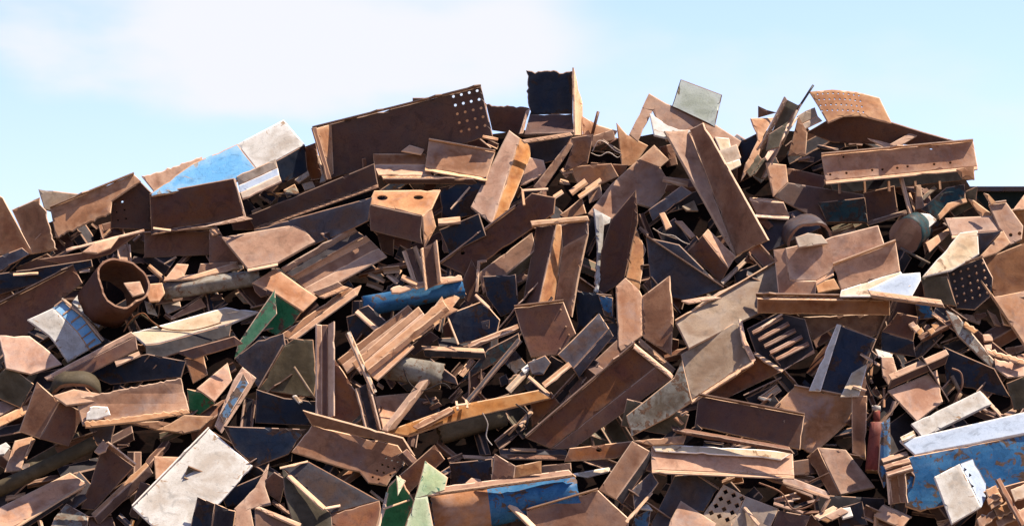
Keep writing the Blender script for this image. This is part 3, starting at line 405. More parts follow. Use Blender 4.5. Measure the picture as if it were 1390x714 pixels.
bar(8.8, 'M', (472, 451), (508, 533), 8, (.3, .3), 'whitish grey thin bar leaning right of the upright I-beam', nick='whitish thin bar')
ex(8.6, 'O', (.1, .3), [(483, 527, -6), (487, 526, 6), (497, 521, 6), (500, 519, -6)], (16, 64), 'small orange channel leaning below the whitish thin bar', name='steel_channel', cat='steel channel', nick='small orange channel', mats=['T', 'K', 'O'])
pl(8.2, 'T', LIT, [(508, 538), (556, 533), (540, 560), (520, 582)], 'tan wedge plate right of the small orange channel', nick='tan wedge plate')
ex(8.5, 'T', (.1, .7), [(518, 583, 2), (526, 585, -3), (536, 582, 4)], (54, -70), 'tan angle bar sloping up right of the tan wedge plate', name='steel_angle', cat='steel angle', nick='tan angle by the wedge')
ex(7.5, 'T', (0, .7), [(458, 488, 0), (464, 495, 5), (471, 506, 0)], (96, -74), 'leftmost of three parallel tan beams sloping up to the blue pipe', nick='leftmost parallel tan beam', mats=['B', 'T'])
ex(8, 'T', (0, .7), [(493, 494, 0), (498, 502, -5), (503, 508, 4)], (108, -87), 'middle one of three parallel tan beams sloping up to the blue pipe', nick='middle parallel tan beam')
ex(7.8, 'T', (0, .7), [(478, 492, 0), (484, 500, 5), (490, 508, 0)], (90, -76))
ex(7.7, 'T', (0, .7), [(500, 506, 0), (506, 512, 5), (512, 516, 0)], (50, -46), 'short lowest of the parallel tan beams below the blue pipe')
pl(7.4, 'O', MID, [(580, 428), (600, 402), (606, 414), (622, 420), (600, 432), (588, 446)]); bar(7.6, 'T', (560, 462), (596, 436), 4, LIT); pl(7.2, 'O', LIT, [(600, 408), (616, 400), (624, 404), (612, 420)])
tube(6.8, 'BL', (0, .3), (494, 417, 0), (628, 390, 10), 15, 'blotchy blue painted pipe with chipped paint in the centre left', nick='blotchy blue pipe', wall=2, r1=14)
pl(6.9, 'T', LIT, [(530, 392), (600, 376), (626, 374), (628, 380), (570, 390), (532, 398)], 'torn tan edge along the top of the blotchy blue pipe', rag=(0, 1, 4))
ex(7, 'B', (.2, .2), [(547, 341, -4), (551, 339, 3), (560, 336, 3), (564, 334, -4)], (16, 46), 'left of two short upright I-beams above the blotchy blue pipe', mats=['T', 'D', 'E'], nick='left short upright beam')
ex(7, 'B', (.2, .2), [(572, 338, -2), (575, 336, 3), (588, 330, 3), (592, 326, -4)], (6, 56), 'right of two short upright I-beams above the blotchy blue pipe', mats=['T', 'D', 'E'], nick='right short upright beam')
for a_, b_, w_ in (((500, 372), (522, 382), 6), ((498, 384), (520, 392), 8), ((526, 372), (540, 384), 7), ((536, 378), (544, 366), 5), ((545, 376), (566, 386), 8)): bar(7.1, 'T', a_, b_, w_, LIT)
ex(8, 'T', (.0, .5), [(572, 469, 8), (574, 474, -4), (576, 484, 6)], (84, 4), 'tan level bar left of the dark open box', name='steel_bar', cat='steel bar', nick='tan level bar', mats=['T', 'K'])
tube(6.6, 'M', (0, .3), (520, 496, 0), (600, 512, 6), 18, 'grey green mottled crushed pipe below the parallel tan beams', nick='crushed mottled pipe', wall=2)
mf(7.5, 'N', (0, .2), [(606, 427, -10), (656, 408, -10), (679, 434, -6), (674, 456, -4), (621, 467, -10)], [([0, 1, 2, 3, 4], 'plate', 'N', dict(edge='E', t=4, bow=(1, .3, -8)))], 'dark navy open box shape in the centre', name='box_section', cat='box section', nick='dark navy box')
bar(7.6, 'E', (606, 427), (622, 467), 3, LIT); bar(7.9, 'B', (636, 470), (704, 444), 9, (.1, .5), 'brown bar leading from the navy box to the square plate'); bar(7.5, 'T', (645, 400), (664, 418), 4, LIT)
pl(6.8, 'TL', (-.1, .3), [(704, 452), (706, 462), (672, 492), (625, 520), (617, 527), (640, 500), (662, 474)], 'teal green plate under the brown square plate', nick='teal green plate')
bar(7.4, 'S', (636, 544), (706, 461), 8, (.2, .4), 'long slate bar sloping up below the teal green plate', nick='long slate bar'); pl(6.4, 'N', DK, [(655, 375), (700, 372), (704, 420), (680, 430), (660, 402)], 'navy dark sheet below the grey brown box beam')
pl(6, 'N', DK, [(470, 430), (500, 420), (530, 440), (500, 460), (476, 470)]); ex(6.9, 'B', MID, [(482, 424, 0), (486, 420, 5), (500, 414, 0)], (38, 34), mats=['T', 'K'])
mf(8.8, 'O', (0, .55), [(522, 586), (560, 572), (620, 550), (731, 529), (748, 540), (684, 556), (600, 576), (556, 592)], [([0, 1, 2, 3, 4, 5, 6, 7], 'web', 'O', dict(t=4, bow=(1, 0, -5)))], 'long curved orange brown beam rising to the right across the lower centre', nick='long curved orange beam')
ex(8.9, 'B', (0, .5), [(560, 578, 0), (566, 582, -5), (568, 586, 0)], (50, -26)); ex(9, 'E', LIT, [(618, 544), (620, 556)], (3, 0)); ex(9, 'E', LIT, [(631, 542), (633, 553)], (3, 0)); bar(9.05, 'E', (619, 550), (634, 548), 3, LIT)
bar(9, 'T', (738, 523), (774, 494), 8, LIT, 'pale ribbed bar right of the end of the long curved orange beam', nick='pale ribbed bar'); bar(9.1, 'T', (717, 511), (746, 536), 5, LIT)
bar(8.7, 'G', (690, 530), (716, 502), 10, LIT, 'lumpy pale bar above the end of the long curved orange beam', nick='lumpy pale bar'); bar(8.7, 'W', (710, 504), (728, 490), 8, LIT); pl(8.7, 'S', (.1, .4), [(716, 492), (740, 482), (748, 492), (738, 508), (722, 508)])
mf(8.2, 'S', (-.1, .4), [(757, 481), (813, 425), (827, 446), (778, 500), (833, 456, 14), (786, 512, 14)], [([0, 1, 2, 3], 'web', 'S', dict(edge='E')), ([3, 2, 4, 5], 'flange', 'S')], 'slate blue angle section right of the brown square plate', name='steel_angle', cat='steel angle', nick='slate blue angle')
pl(5, 'N', DK, [(780, 395), (830, 400), (836, 440), (810, 425), (775, 470), (784, 440)]); pl(5.5, 'BL', DK, [(812, 400), (832, 404), (832, 432), (820, 428)], 'small bright blue patch of plate left of the pale upright post')
tube(7, 'OL', (0, .3), (596, 588, 0), (684, 562, 6), 17, 'dark mottled log-like pipe under the long curved orange beam', nick='dark log-like pipe', wall=2)
rod(7.6, 'E', (690, 590), (722, 555), 2); bar(8, 'E', (706, 578), (722, 558), 6, LIT, 'short bright bar on the dark slope left of the big red brown channel'); pl(7, 'R', DK, [(720, 545), (748, 532), (760, 548), (742, 562), (722, 580)])
# ---- bottom centre
ex(8.5, 'S', (.0, .3), [(677, 609, 6), (679, 617, 0), (690, 622, -6)], (92, 1), 'slate grey level bar below the dark slope at lower centre', name='steel_bar', cat='steel bar', nick='slate level bar', mats=['S', 'R'])
bar(8.7, 'E', (693, 610), (728, 611), 5, LIT)
mf(8.6, 'R', (.0, .35), [(766, 626), (773, 608), (860, 598), (900, 594), (884, 606), (835, 622)], [([0, 1, 2, 3, 4, 5], 'web', 'R', dict(holes=[(813, 610, 4, 3)], edge='E'))], 'red brown beam side with a dark hole under the big red brown channel', nick='one-hole red brown beam')
mf(9.2, 'R', (0, .3), [(671, 615), (700, 632), (667, 652), (735, 625), (735, 642), (698, 648)], [([0, 1, 5, 2], 'plate', 'R', dict(edge='E')), ([1, 3, 4, 5], 'plate', 'O', dict(edge='E'))], 'small W shaped rusty bracket above the blue barrel', name='bracket', cat='bracket', nick='small W shaped bracket')
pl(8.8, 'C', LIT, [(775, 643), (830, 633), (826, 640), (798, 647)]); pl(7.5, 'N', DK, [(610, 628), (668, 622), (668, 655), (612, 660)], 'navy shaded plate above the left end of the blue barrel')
pl(9, 'P', LIT, [(632, 655), (640, 648), (652, 650), (656, 658), (636, 660)]); ex(8, 'T', LIT, [(628, 617), (630, 621)], (44, 2))
mf(9.6, 'B', (.1, .5), [(858, 598), (882, 612), (836, 677), (813, 664), (888, 622, 16), (845, 684, 16)], [([0, 1, 2, 3], 'top_plate', 'B', dict(t=4)), ([1, 4, 5, 2], 'side_plate', 'K')], 'short tan brown box block standing right of the blue barrel', name='box_section', cat='box section', nick='tan brown box block')
tube(9, 'BL', (0, .2), (588, 696, 0), (784, 672, 4), 27, 'blue barrel-like pipe with bare tan left third at bottom centre', name='barrel_pipe', cat='pipe', nick='blue barrel', wall=3, mat2='T', split=.36, sides=36)
ex(9.1, 'B', (.1, .6), [(572, 664, 6), (578, 671, -4), (582, 674, 4)], (200, -27), 'thin brown strip running along the top of the blue barrel', name='steel_strip', cat='steel strip', nick='strip on the blue barrel')
mf(9.8, 'B', (0, .35), [(715, 693), (812, 665), (854, 704), (852, 724), (718, 724)], [([0, 1, 2, 3, 4], 'web', 'B', dict(t=5, edge='E'))], 'brown plate with bright upper edges at the bottom centre', name='steel_plate', cat='steel plate', nick='bottom centre brown plate')
bar(9.9, 'E', (692, 684), (724, 716), 9, LIT, 'bright short bar at the bottom left of the bottom centre brown plate')
mf(9, 'T', (.1, .4), [(858, 664, 4), (884, 640, 4), (894, 655, 0), (862, 700, 0)], [([0, 1, 2, 3], 'plate', 'S', dict(edge='E'))], 'small slate plate right of the tan brown box block', name='steel_plate', cat='steel plate')
bar(9.3, 'E', (850, 708), (885, 668), 4, LIT); pl(9.2, 'BL', LOW, [(862, 700), (884, 690), (880, 720), (856, 720)], 'blue painted corner of plate at the bottom right of the box block'); pl(9.3, 'W', LIT, [(868, 690), (878, 682), (886, 692)])
mf(9.2, 'OL', (0, .5), [(383, 634), (419, 626), (515, 679), (450, 697), (380, 644), (440, 704, -6), (452, 722, -6), (400, 722, -4), (386, 668, 0), (517, 690, -4), (512, 722, -4)],
   [([0, 1, 2, 3], 'lid', 'S', dict(t=4, edge='B')), ([0, 3, 6, 7, 8], 'front_plate', 'OL'), ([3, 2, 9, 10, 6], 'side_plate', 'R')], 'dark closed metal box with a bright edge strip at the lower left centre', name='metal_box', cat='metal box', nick='dark closed box')
bar(9.35, 'E', (391, 645), (440, 690), 7, LIT, 'bright edge strip lying on the lid of the dark closed box'); bar(9.4, 'E', (440, 690), (462, 686), 4, LIT); bar(9.4, 'E', (503, 666), (520, 680), 4, LIT); bar(9.2, 'E', (380, 635), (418, 626), 3, LIT)
mf(9.5, 'YG', (.2, .55), [(577, 625), (608, 648), (604, 665), (580, 672), (590, 724), (547, 724), (563, 676)], [([0, 1, 2, 3, 6], 'upper_plate', 'YG', dict(t=4)), ([6, 3, 4, 5], 'lower_plate', 'YG', dict(t=4))], 'pale yellow green blotched plate at the bottom left of the blue barrel', nick='yellow green plate')
mf(9.1, 'GN', (-.3, -.4), [(527, 660), (542, 645), (562, 680), (547, 724), (510, 724)], [([0, 1, 2, 3, 4], 'plate', 'GN', dict(edge='E'))], 'dark green painted plate in shade left of the yellow green plate', name='steel_plate', cat='steel plate', nick='dark green bottom plate')
pl(9.3, 'YG', LIT, [(538, 645), (551, 652), (540, 672)], 'small pale green triangle above the dark green bottom plate'); bar(9.3, 'YG', (512, 722), (526, 668), 4, LIT); bar(9.3, 'E', (521, 690), (556, 678), 2.5, LIT)
pl(8.9, 'R', (0, .2), [(528, 657), (590, 603), (604, 623), (562, 662), (542, 682)], 'red brown plate with bright edge leaning above the yellow green plate', edge='E', nick='leaning plate above the yellow green plate')
# ---- bottom right
mf(9.6, 'T', (.1, .7), [(884, 603), (1036, 611), (1076, 615), (1078, 645), (885, 637), (884, 620)], [([0, 1, 2, 3, 4, 5], 'web', 'T', dict(t=5))], 'straight tan level beam at the lower right centre', nick='straight tan level beam')
pl(9.7, 'C', (.1, .9), [(884, 602), (1036, 610), (1076, 614), (1060, 624), (1035, 620), (890, 612)], 'bright upper strip of the straight tan level beam', t=2, name='steel_strip', cat='steel strip')
pl(8.3, 'D', (-.1, .3), [(948, 537), (1092, 564), (1086, 610), (943, 578)], 'dark plate with a bluish sheen above the straight tan level beam', nick='bluish sheen dark plate', t=4, edge='E')
ex(8.7, 'R', (0, .7), [(911, 578, 4), (914, 583, -4), (918, 588, 2)], (160, 28), 'long thin red brown bar below the bluish sheen dark plate', name='steel_bar', cat='steel bar', nick='thin red brown bar')
pl(7.8, 'T', (.0, .55), [(1052, 551), (1078, 525), (1157, 540), (1156, 569), (1104, 616), (1086, 608), (1092, 566)], 'large tan plate with rounded corner right of the bluish sheen dark plate', nick='rounded tan plate', rag=(1, 4))
pl(8.8, 'T', MID, [(860, 598), (932, 590), (928, 602), (886, 604)], 'tan wedge above the left end of the straight tan level beam')
mf(9.3, 'P', (.1, .7), [(1095, 620, 12), (1110, 607, 0), (1141, 671, 0), (1128, 673, 12), (1148, 610), (1188, 661)], [([0, 1, 2, 3], 'side_plate', 'B'), ([1, 4, 5, 2], 'top_plate', 'P', dict(t=4))], 'pinkish box block with brown left side left of the red vessel', name='box_section', cat='box section', nick='pinkish box block')
pl(9.0, 'S', (.0, .3), [(916, 645), (948, 643), (976, 661), (955, 694), (932, 692), (900, 722), (878, 722)], 'slate striped plate with a small bolt hole below the tan level beam', nick='slate striped plate', holes=[(935, 650, 2)])
SQ = [(985 + c * 11 - r * 6.5, 667 + c * 4.6 + r * 9.5, 4, 4, 4, .35) for r in range(4) for c in range(3)]
mf(9.4, 'G', (.05, .45), [(982, 657), (1012, 673), (1000, 700), (988, 724), (950, 710), (956, 696), (1057, 690), (1042, 724)], [([0, 1, 2, 3, 4, 5], 'perforated_plate', 'G', dict(holes=SQ)), ([1, 6, 7, 3, 2], 'plate', 'G', {})], 'tan plate with a grid of square holes at the bottom right centre', name='perforated_plate', cat='steel plate', nick='square-hole plate')
pl(9.6, 'P', LIT, [(924, 679), (972, 710), (966, 724), (905, 724), (910, 706)], 'pinkish plate corner at the bottom left of the square-hole plate', t=4); bar(9.5, 'T', (1010, 688), (1030, 712), 5, LIT)
ex(9, 'T', LIT, [(1105, 700, 0), (1112, 704, -5), (1124, 709, 4)], (26, -14), 'small tan bar below the pinkish box block', name='steel_bar', cat='steel bar'); pl(8.8, 'D', LOW, [(1056, 692), (1100, 700), (1090, 724), (1045, 724)])
for a_, b_ in (((1040, 648), (1090, 664)), ((1090, 664), (1126, 676)), ((1126, 676), (1116, 694)), ((1050, 683), (1090, 696)), ((1090, 696), (1112, 694))): bar(8.9, 'R', a_, b_, 5, MID, name='bent_strip', cat='steel strip')
pl(9, 'N', DK, [(1135, 690), (1170, 680), (1178, 712), (1140, 716)]); pl(9.3, 'W', LIT, [(1140, 690), (1154, 688), (1158, 700), (1144, 704)], 'small whitish chunk at the bottom left of the blue chipped girder')
ex(9.4, 'T', LIT, [(1186, 700, 3), (1197, 686, -4), (1200, 684, 0)], (38, 17), 'tan block at the bottom under the blue chipped girder', name='steel_bar', cat='steel bar', nick='bottom tan block')
ex(9.3, 'P', LIT, [(1110, 705, 3), (1120, 700, -4), (1130, 706, 0)], (22, -12))
pl(9.1, 'B', (.0, .3), [(1156, 537), (1177, 537), (1175, 624), (1157, 614)], 'narrow upright brown plate left of the red vessel', nick='narrow upright brown plate', t=4)
tube(8.6, 'RD', (0, .1), (1188, 640, 0), (1190, 574, 4), 15, 'faded red rounded vessel with a small neck at the lower right', name='gas_cylinder', cat='gas cylinder', nick='faded red vessel', closed=True, r1=9, sides=30)
tube(8.6, 'RD', (0, .1), (1190, 574, 4), (1190, 558, 5), 5, 'small neck with pale cap on top of the faded red vessel', name='neck', cat='vessel neck', closed=True, sides=16); tube(8.7, 'W', (0, .1), (1190, 558, 5), (1190, 551, 5), 6, 'pale cap above the faded red vessel', name='valve_cap', cat='cap', closed=True, sides=16)
pl(9, 'BL', (.1, .2), [(1196, 574), (1208, 566), (1210, 640), (1200, 662), (1192, 640)], 'narrow upright blue painted sheet right of the red vessel', bow=(1, 0, 5))
pl(7.6, 'P', (.1, .75), [(1205, 530), (1272, 502), (1280, 545), (1245, 572)], 'pinkish tan plate crossed by a stepped shadow at the lower right', nick='shadow-stepped pinkish plate', t=4)
mf(9.2, 'C', (.1, .9), [(1237, 575), (1330, 530), (1346, 548), (1252, 594)], [([0, 1, 2, 3], 'plate', 'W', dict(t=5))], 'bright cream plate lying above the blue chipped girder', name='steel_plate', cat='steel plate', nick='bright cream plate')
bar(9.1, 'T', (1328, 530), (1358, 564), 5, LIT); bar(9.3, 'C', (1224, 597), (1242, 588), 9, LIT)
mf(9, 'PB', (.0, .35), [(1221, 598, 0), (1400, 557, 0), (1400, 586, -30), (1242, 617, -30), (1232, 620, -28), (1400, 588, -28), (1400, 655, -28), (1250, 694, -28), (1229, 687, -28)],
   [([0, 1, 2, 3], 'flange', 'PB', dict(t=4)), ([4, 5, 6, 7, 8], 'web', 'BL', dict(t=4, wob=3))], 'large blue chipped girder with pale blue top flange at the lower right', nick='blue chipped girder')  # sun on the top flange put in as paler blue
for k_ in range(3): ex(9.2, 'B' if k_ else 'T', (.1, .5), [(1196 + k_ * 3, 622 + k_ * 9, 3), (1199 + k_ * 3, 627 + k_ * 9, -5), (1201 + k_ * 3, 631 + k_ * 9, 3)], (34, -10), ('top', 'middle', 'lowest')[k_] + ' of three stacked brown bar ends left of the blue chipped girder', name='steel_bar', cat='steel bar')
ex(9.1, 'B', (.2, .2), [(1204, 640, -4), (1208, 640, 4), (1218, 638, 4), (1228, 638, -6)], (4, 44), 'short upright brown channel at the left end of the blue chipped girder', name='steel_channel', cat='steel channel')
LT = [(1310 + (k_ % 2) * 5 + k_ * 1.6, 637 + k_ * 7.5, 2.6, 3.4, 3) for k_ in range(6)]
mf(9.8, 'C', (.15, .7), [(1268, 647), (1303, 629), (1332, 688), (1292, 711), (1321, 622, 12), (1338, 655, 12), (1338, 678, 12)], [([0, 1, 2, 3], 'face_plate', 'W', dict(t=4)), ([1, 4, 5, 6, 2], 'lattice_side', 'PB', dict(holes=LT, edge='S'))], 'cream white block with a pierced bluish side in front of the blue girder', name='pierced_block', cat='steel block', nick='cream pierced block')
bar(9.9, 'R', (1354, 650), (1388, 712), 8, (.2, .4), 'red brown stick leaning at the lower right corner', nick='corner red brown stick')
for P_ in ([(1338, 664), (1352, 658), (1362, 680), (1346, 690)], [(1350, 690), (1372, 676), (1378, 690), (1356, 704)], [(1372, 664), (1394, 656), (1394, 676), (1378, 680)], [(1326, 704), (1350, 690), (1356, 698), (1330, 716)], [(1380, 690), (1396, 684), (1396, 708), (1384, 712)], [(1352, 706), (1376, 696), (1380, 704), (1356, 716)], [(1340, 676), (1356, 668), (1360, 674), (1342, 684)]):
    pl(9.5, rn0.choice(['T', 'O', 'G', 'B']), LIT, P_, rag=(0, 2), name='torn_scrap', cat='torn scrap')
pl(9.2, 'B', LOW, [(1330, 668), (1400, 650), (1400, 724), (1322, 724)], 'brown rusty plate under the torn scraps at the lower right corner')
mf(8, 'N', (0, .35), [(1139, 441), (1190, 460), (1177, 493), (1141, 538), (1110, 530), (1136, 440, -10), (1142, 441, -10), (1114, 531, -10), (1098, 530, -10), (1165, 536, -8), (1180, 493, -8)],
   [([0, 1, 2, 3, 4], 'base_plate', 'N'), ([5, 6, 7, 8], 'flange', 'W', dict(t=3)), ([3, 2, 10, 9], 'flange', 'T')], 'open navy tray with white left edge right of the ribbed grating', name='metal_tray', cat='metal tray', nick='navy tray with white edge')
pl(8.2, 'C', LIT, [(1141, 538), (1156, 506), (1178, 493), (1166, 537)]); pl(8.3, 'W', LIT, [(1188, 473), (1212, 480), (1210, 486), (1192, 484)]); pl(8.2, 'T', MID, [(1196, 484), (1212, 484), (1218, 504), (1206, 522), (1198, 510)])  # cream triangle stands for sunlit tan inside the tray
for a_, b_ in (((1168, 480), (1194, 496)), ((1178, 506), (1184, 520)), ((1158, 524), (1176, 530)), ((1184, 492), (1182, 512)), ((1200, 526), (1200, 552))): bar(8.6, rn0.choice(['T', 'B']), a_, b_, 3.5, LIT)
ex(8.5, 'T', (.1, .5), [(1206, 508, 5), (1210, 515, -4), (1206, 528, 6)], (78, -34), 'tan bar with dark side sloping up to the right of the navy tray', name='steel_bar', cat='steel bar', nick='tan bar right of the tray', mats=['T', 'D'])
mf(6.5, 'N', (-.1, .15), [(1197, 450), (1218, 424), (1246, 430), (1243, 484), (1196, 478), (1240, 462)], [([0, 1, 2, 5], 'plate', 'D'), ([0, 5, 3, 4], 'plate', 'N')], 'dark folded sheet behind the tan bar at the right', name='steel_sheet', cat='steel sheet', nick='dark folded sheet')
pl(6.6, 'BL', DK, [(1242, 410), (1262, 408), (1268, 432), (1246, 434)], 'bright blue patch of plate below the thin tan bar at the right')
for k_ in range(7): pl(7.6, rn0.choice(['O', 'O', 'T', 'R']), LIT, [(1233 + k_ * 5.2 + a_, 440 + (k_ % 3) * 4 + b_) for a_, b_ in ((0, 0), (7, -4), (11, 2), (5, 7))], rag=(0, 1), name='torn_scrap', cat='torn scrap')
ex(7.4, 'R', MID, [(1246, 456, 3), (1250, 461, -3), (1254, 464, 2)], (46, -24), 'red brown bar beside the torn orange scraps at the right', name='steel_bar', cat='steel bar')
mf(8.4, 'M', (.1, .4), [(1284, 421), (1300, 428), (1368, 511), (1352, 506), (1300, 455)], [([0, 1, 2, 3, 4], 'web', 'M', dict(t=4))], 'grey brown bar running down to the right below the riveted plate', nick='grey brown diagonal bar')
for k_ in range(14): bar(8.6, rn0.choice(['T', 'O', 'B', 'P']), (1300 + rn0.uniform(0, 82), 424 + rn0.uniform(0, 30) + 0), (1300 + rn0.uniform(0, 82), 430 + rn0.uniform(0, 34)), rn0.uniform(4, 6), LIT) if k_ > 99 else None
for P_, m_ in (([(1334, 454), (1346, 453), (1348, 462), (1336, 463)], 'T'), ([(1336, 468), (1346, 466), (1346, 474), (1338, 475)], 'T'), ([(1338, 473), (1390, 488), (1390, 494), (1342, 480)], 'O'), ([(1350, 486), (1392, 496), (1392, 510), (1368, 512), (1352, 500)], 'P'),
    ([(1304, 424), (1332, 434), (1330, 440), (1306, 431)], 'T'), ([(1310, 436), (1328, 448), (1322, 452), (1308, 442)], 'O'), ([(1340, 420), (1352, 428), (1360, 444), (1350, 440)], 'T'), ([(1356, 416), (1364, 428), (1372, 442), (1362, 440)], 'O'), ([(1322, 426), (1338, 424), (1340, 430), (1326, 434)], 'R')):
    pl(8.6, m_, LIT, P_, rag=(0,), name='torn_scrap', cat='torn scrap')
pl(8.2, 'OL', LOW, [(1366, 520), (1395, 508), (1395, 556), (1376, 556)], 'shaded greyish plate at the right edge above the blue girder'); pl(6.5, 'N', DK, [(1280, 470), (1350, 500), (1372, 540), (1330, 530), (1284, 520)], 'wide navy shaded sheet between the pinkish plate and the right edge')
pl(8, 'P', LIT, [(1362, 562), (1378, 552), (1380, 558), (1372, 566)]); rod(7.5, 'G', (1292, 510), (1304, 534), 3); rod(7.5, 'G', (1304, 534), (1296, 548), 3)
# ---- centre top
pl(4, 'P', (.1, .75), [(798, 290), (830, 250), (888, 197), (908, 217), (896, 227), (912, 252), (886, 283), (862, 276), (840, 292), (824, 302)], 'broad pinkish plate with notched right end above the dark pointed blade', nick='broad notched pinkish plate', t=4)
pl(4.3, 'S', LOW, [(880, 285), (925, 252), (940, 262), (886, 300)]); pl(3.5, 'T', (.2, .5), [(837, 167), (851, 183), (880, 198), (861, 225), (844, 226)], 'tan curved plate tip sticking up left of the notched pinkish plate', nick='curved plate tip')
bar(6, 'T', (900, 243), (934, 250), 8, LIT, 'short tan bar poking out left of the large trough'); pl(5, 'G', LIT, [(926, 280), (942, 272), (948, 286), (932, 286)]); pl(5, 'T', LIT, [(895, 290), (902, 288), (912, 308), (904, 312)]); pl(5, 'P', LIT, [(916, 300), (926, 300), (944, 320), (938, 324)]); rod(5, 'G', (898, 318), (934, 330), 1.2)
for a_, b_, w_ in (((762, 230), (770, 240), 6), ((760, 246), (774, 250), 7), ((775, 262), (796, 246), 9), ((752, 268), (764, 260), 6), ((796, 258), (816, 244), 6), ((764, 236), (778, 232), 5), ((786, 268), (812, 250), 7)): bar(5.5, 'T', a_, b_, w_, LIT)
ex(5.2, 'T', LIT, [(708, 260), (710, 278)], (3, 0)); bar(5.2, 'T', (708, 259), (744, 257), 4, LIT); 
pl(5, 'B', MID, [(760, 292), (790, 268), (796, 290), (770, 298)]); pl(5.3, 'T', MID, [(798, 262), (815, 250), (818, 268), (800, 276)])
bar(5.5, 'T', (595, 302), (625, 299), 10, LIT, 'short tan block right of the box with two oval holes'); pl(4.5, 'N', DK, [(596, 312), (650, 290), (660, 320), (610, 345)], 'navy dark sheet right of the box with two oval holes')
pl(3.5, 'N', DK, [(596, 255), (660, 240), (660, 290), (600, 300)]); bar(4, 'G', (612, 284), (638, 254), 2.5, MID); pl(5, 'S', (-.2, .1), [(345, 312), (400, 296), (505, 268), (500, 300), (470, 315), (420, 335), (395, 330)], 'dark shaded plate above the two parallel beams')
for P_, m_ in (([(385, 258), (400, 250), (406, 262), (390, 268)], 'M'), ([(400, 244), (418, 232), (420, 238), (406, 248)], 'G'), ([(410, 250), (424, 246), (428, 254), (414, 258)], 'G'), ([(430, 210), (434, 212), (442, 246), (434, 248), (437, 236)], 'G')): pl(5, m_, LIT, P_)
pl(2, 'R', DK, [(412, 200), (428, 194), (438, 240), (425, 246), (412, 232)], 'dark red brown plate between the blue panel and the perforated girder'); pl(1, 'R', DK, [(560, 133), (575, 133), (580, 146), (560, 146)]); 
bar(5, 'B', (655, 186), (676, 190), 5, LIT)
wire(7, 'EW', [(804, 206), (812, 192), (822, 194), (834, 204), (842, 208)], .8, 'thin pale wire loop below the curved tan plate tip on the skyline')
wire(7, 'EW', [(802, 208), (814, 212), (826, 207), (838, 214), (844, 210)], .7, 'lower of two thin pale wires left of the notched pinkish plate')
wire(6, 'EW', [(886, 310), (900, 318), (914, 320), (926, 328), (936, 332)], .7, 'thin pale wire hanging over the shaded slate plate')
wire(9, 'B', [(168, 450), (178, 434), (194, 425), (206, 436), (224, 446), (262, 448), (300, 438)], .9, 'long thin cable curling over the left end of the cream topped beam')
wire(9, 'K', [(1180, 470), (1186, 492), (1176, 510), (1184, 534), (1194, 540)], 1, 'dark cable dangling right of the navy tray')
wire(9, 'B', [(1292, 500), (1304, 506), (1306, 524), (1298, 540), (1302, 556)], 1.4, 'rusty cable hanging in the dark right of the stepped shadow')
wire(9, 'K', [(548, 500), (556, 520), (574, 530), (600, 520), (612, 528)], .9, 'dark cable looping below the parallel tan beams')
wire(9, 'EW', [(655, 560), (662, 575), (660, 592), (668, 604)], .8, 'pale wire on the dark log-like pipe')
wire(9, 'B', [(1030, 655), (1060, 668), (1076, 690), (1100, 686), (1112, 672)], 1.2, 'rusty looped cable right of the square-hole plate')
wire(9, 'K', [(700, 548), (716, 562), (712, 582), (690, 596)], 1.1, 'dark cable on the slope left of the big red brown channel')
# ---------------------------------------------------------------- depth buffer: every piece is laid on what lies behind it
CELL, X0, Y0 = 2.5, -60, -20
NX, NY = int(1510 / CELL), int(794 / CELL)
ZB = np.full((NY, NX), 99.0); ID = np.full((NY, NX), -1, int)
gx_, gy_ = np.meshgrid(X0 + (np.arange(NX) + .5) * CELL, Y0 + (np.arange(NY) + .5) * CELL)
SKY = [(-60, 330), (0, 312), (60, 300), (130, 274), (200, 264), (300, 262), (345, 250), (410, 225), (460, 205), (690, 172), (790, 174), (850, 186), (900, 178), (990, 215), (1012, 205), (1030, 178), (1060, 168), (1100, 178), (1180, 186), (1290, 204), (1318, 250), (1340, 285), (1390, 300), (1450, 320)]
def ridge(x): return float(np.interp(x, [a for a, b in SKY], [b for a, b in SKY])) + 4
RG = np.array([ridge(x) for x in gx_[0]])
RECESS = 1.05
mound_z = (714 - gy_) / 100 * 0.78 + RECESS
ZB[:] = np.where(gy_ > RG[None, :], mound_z, 99.0)
FW = {'box with two oval holes': .35}
def inpoly(px, py, poly):
    c = np.zeros(px.shape, bool); n = len(poly); j = n - 1
    for i in range(n):
        xi, yi, xj, yj = *poly[i][:2], *poly[j][:2]
        if yi != yj: c ^= ((yi > py) != (yj > py)) & (px < (xj - xi) * (py - yi) / (yj - yi) + xi)
        j = i
    return c
def plane_of(P):
    A = np.array([[p[0], p[1], 1] for p in P]); b = np.array([p[2] for p in P])
    return np.linalg.lstsq(A, b, rcond=None)[0]
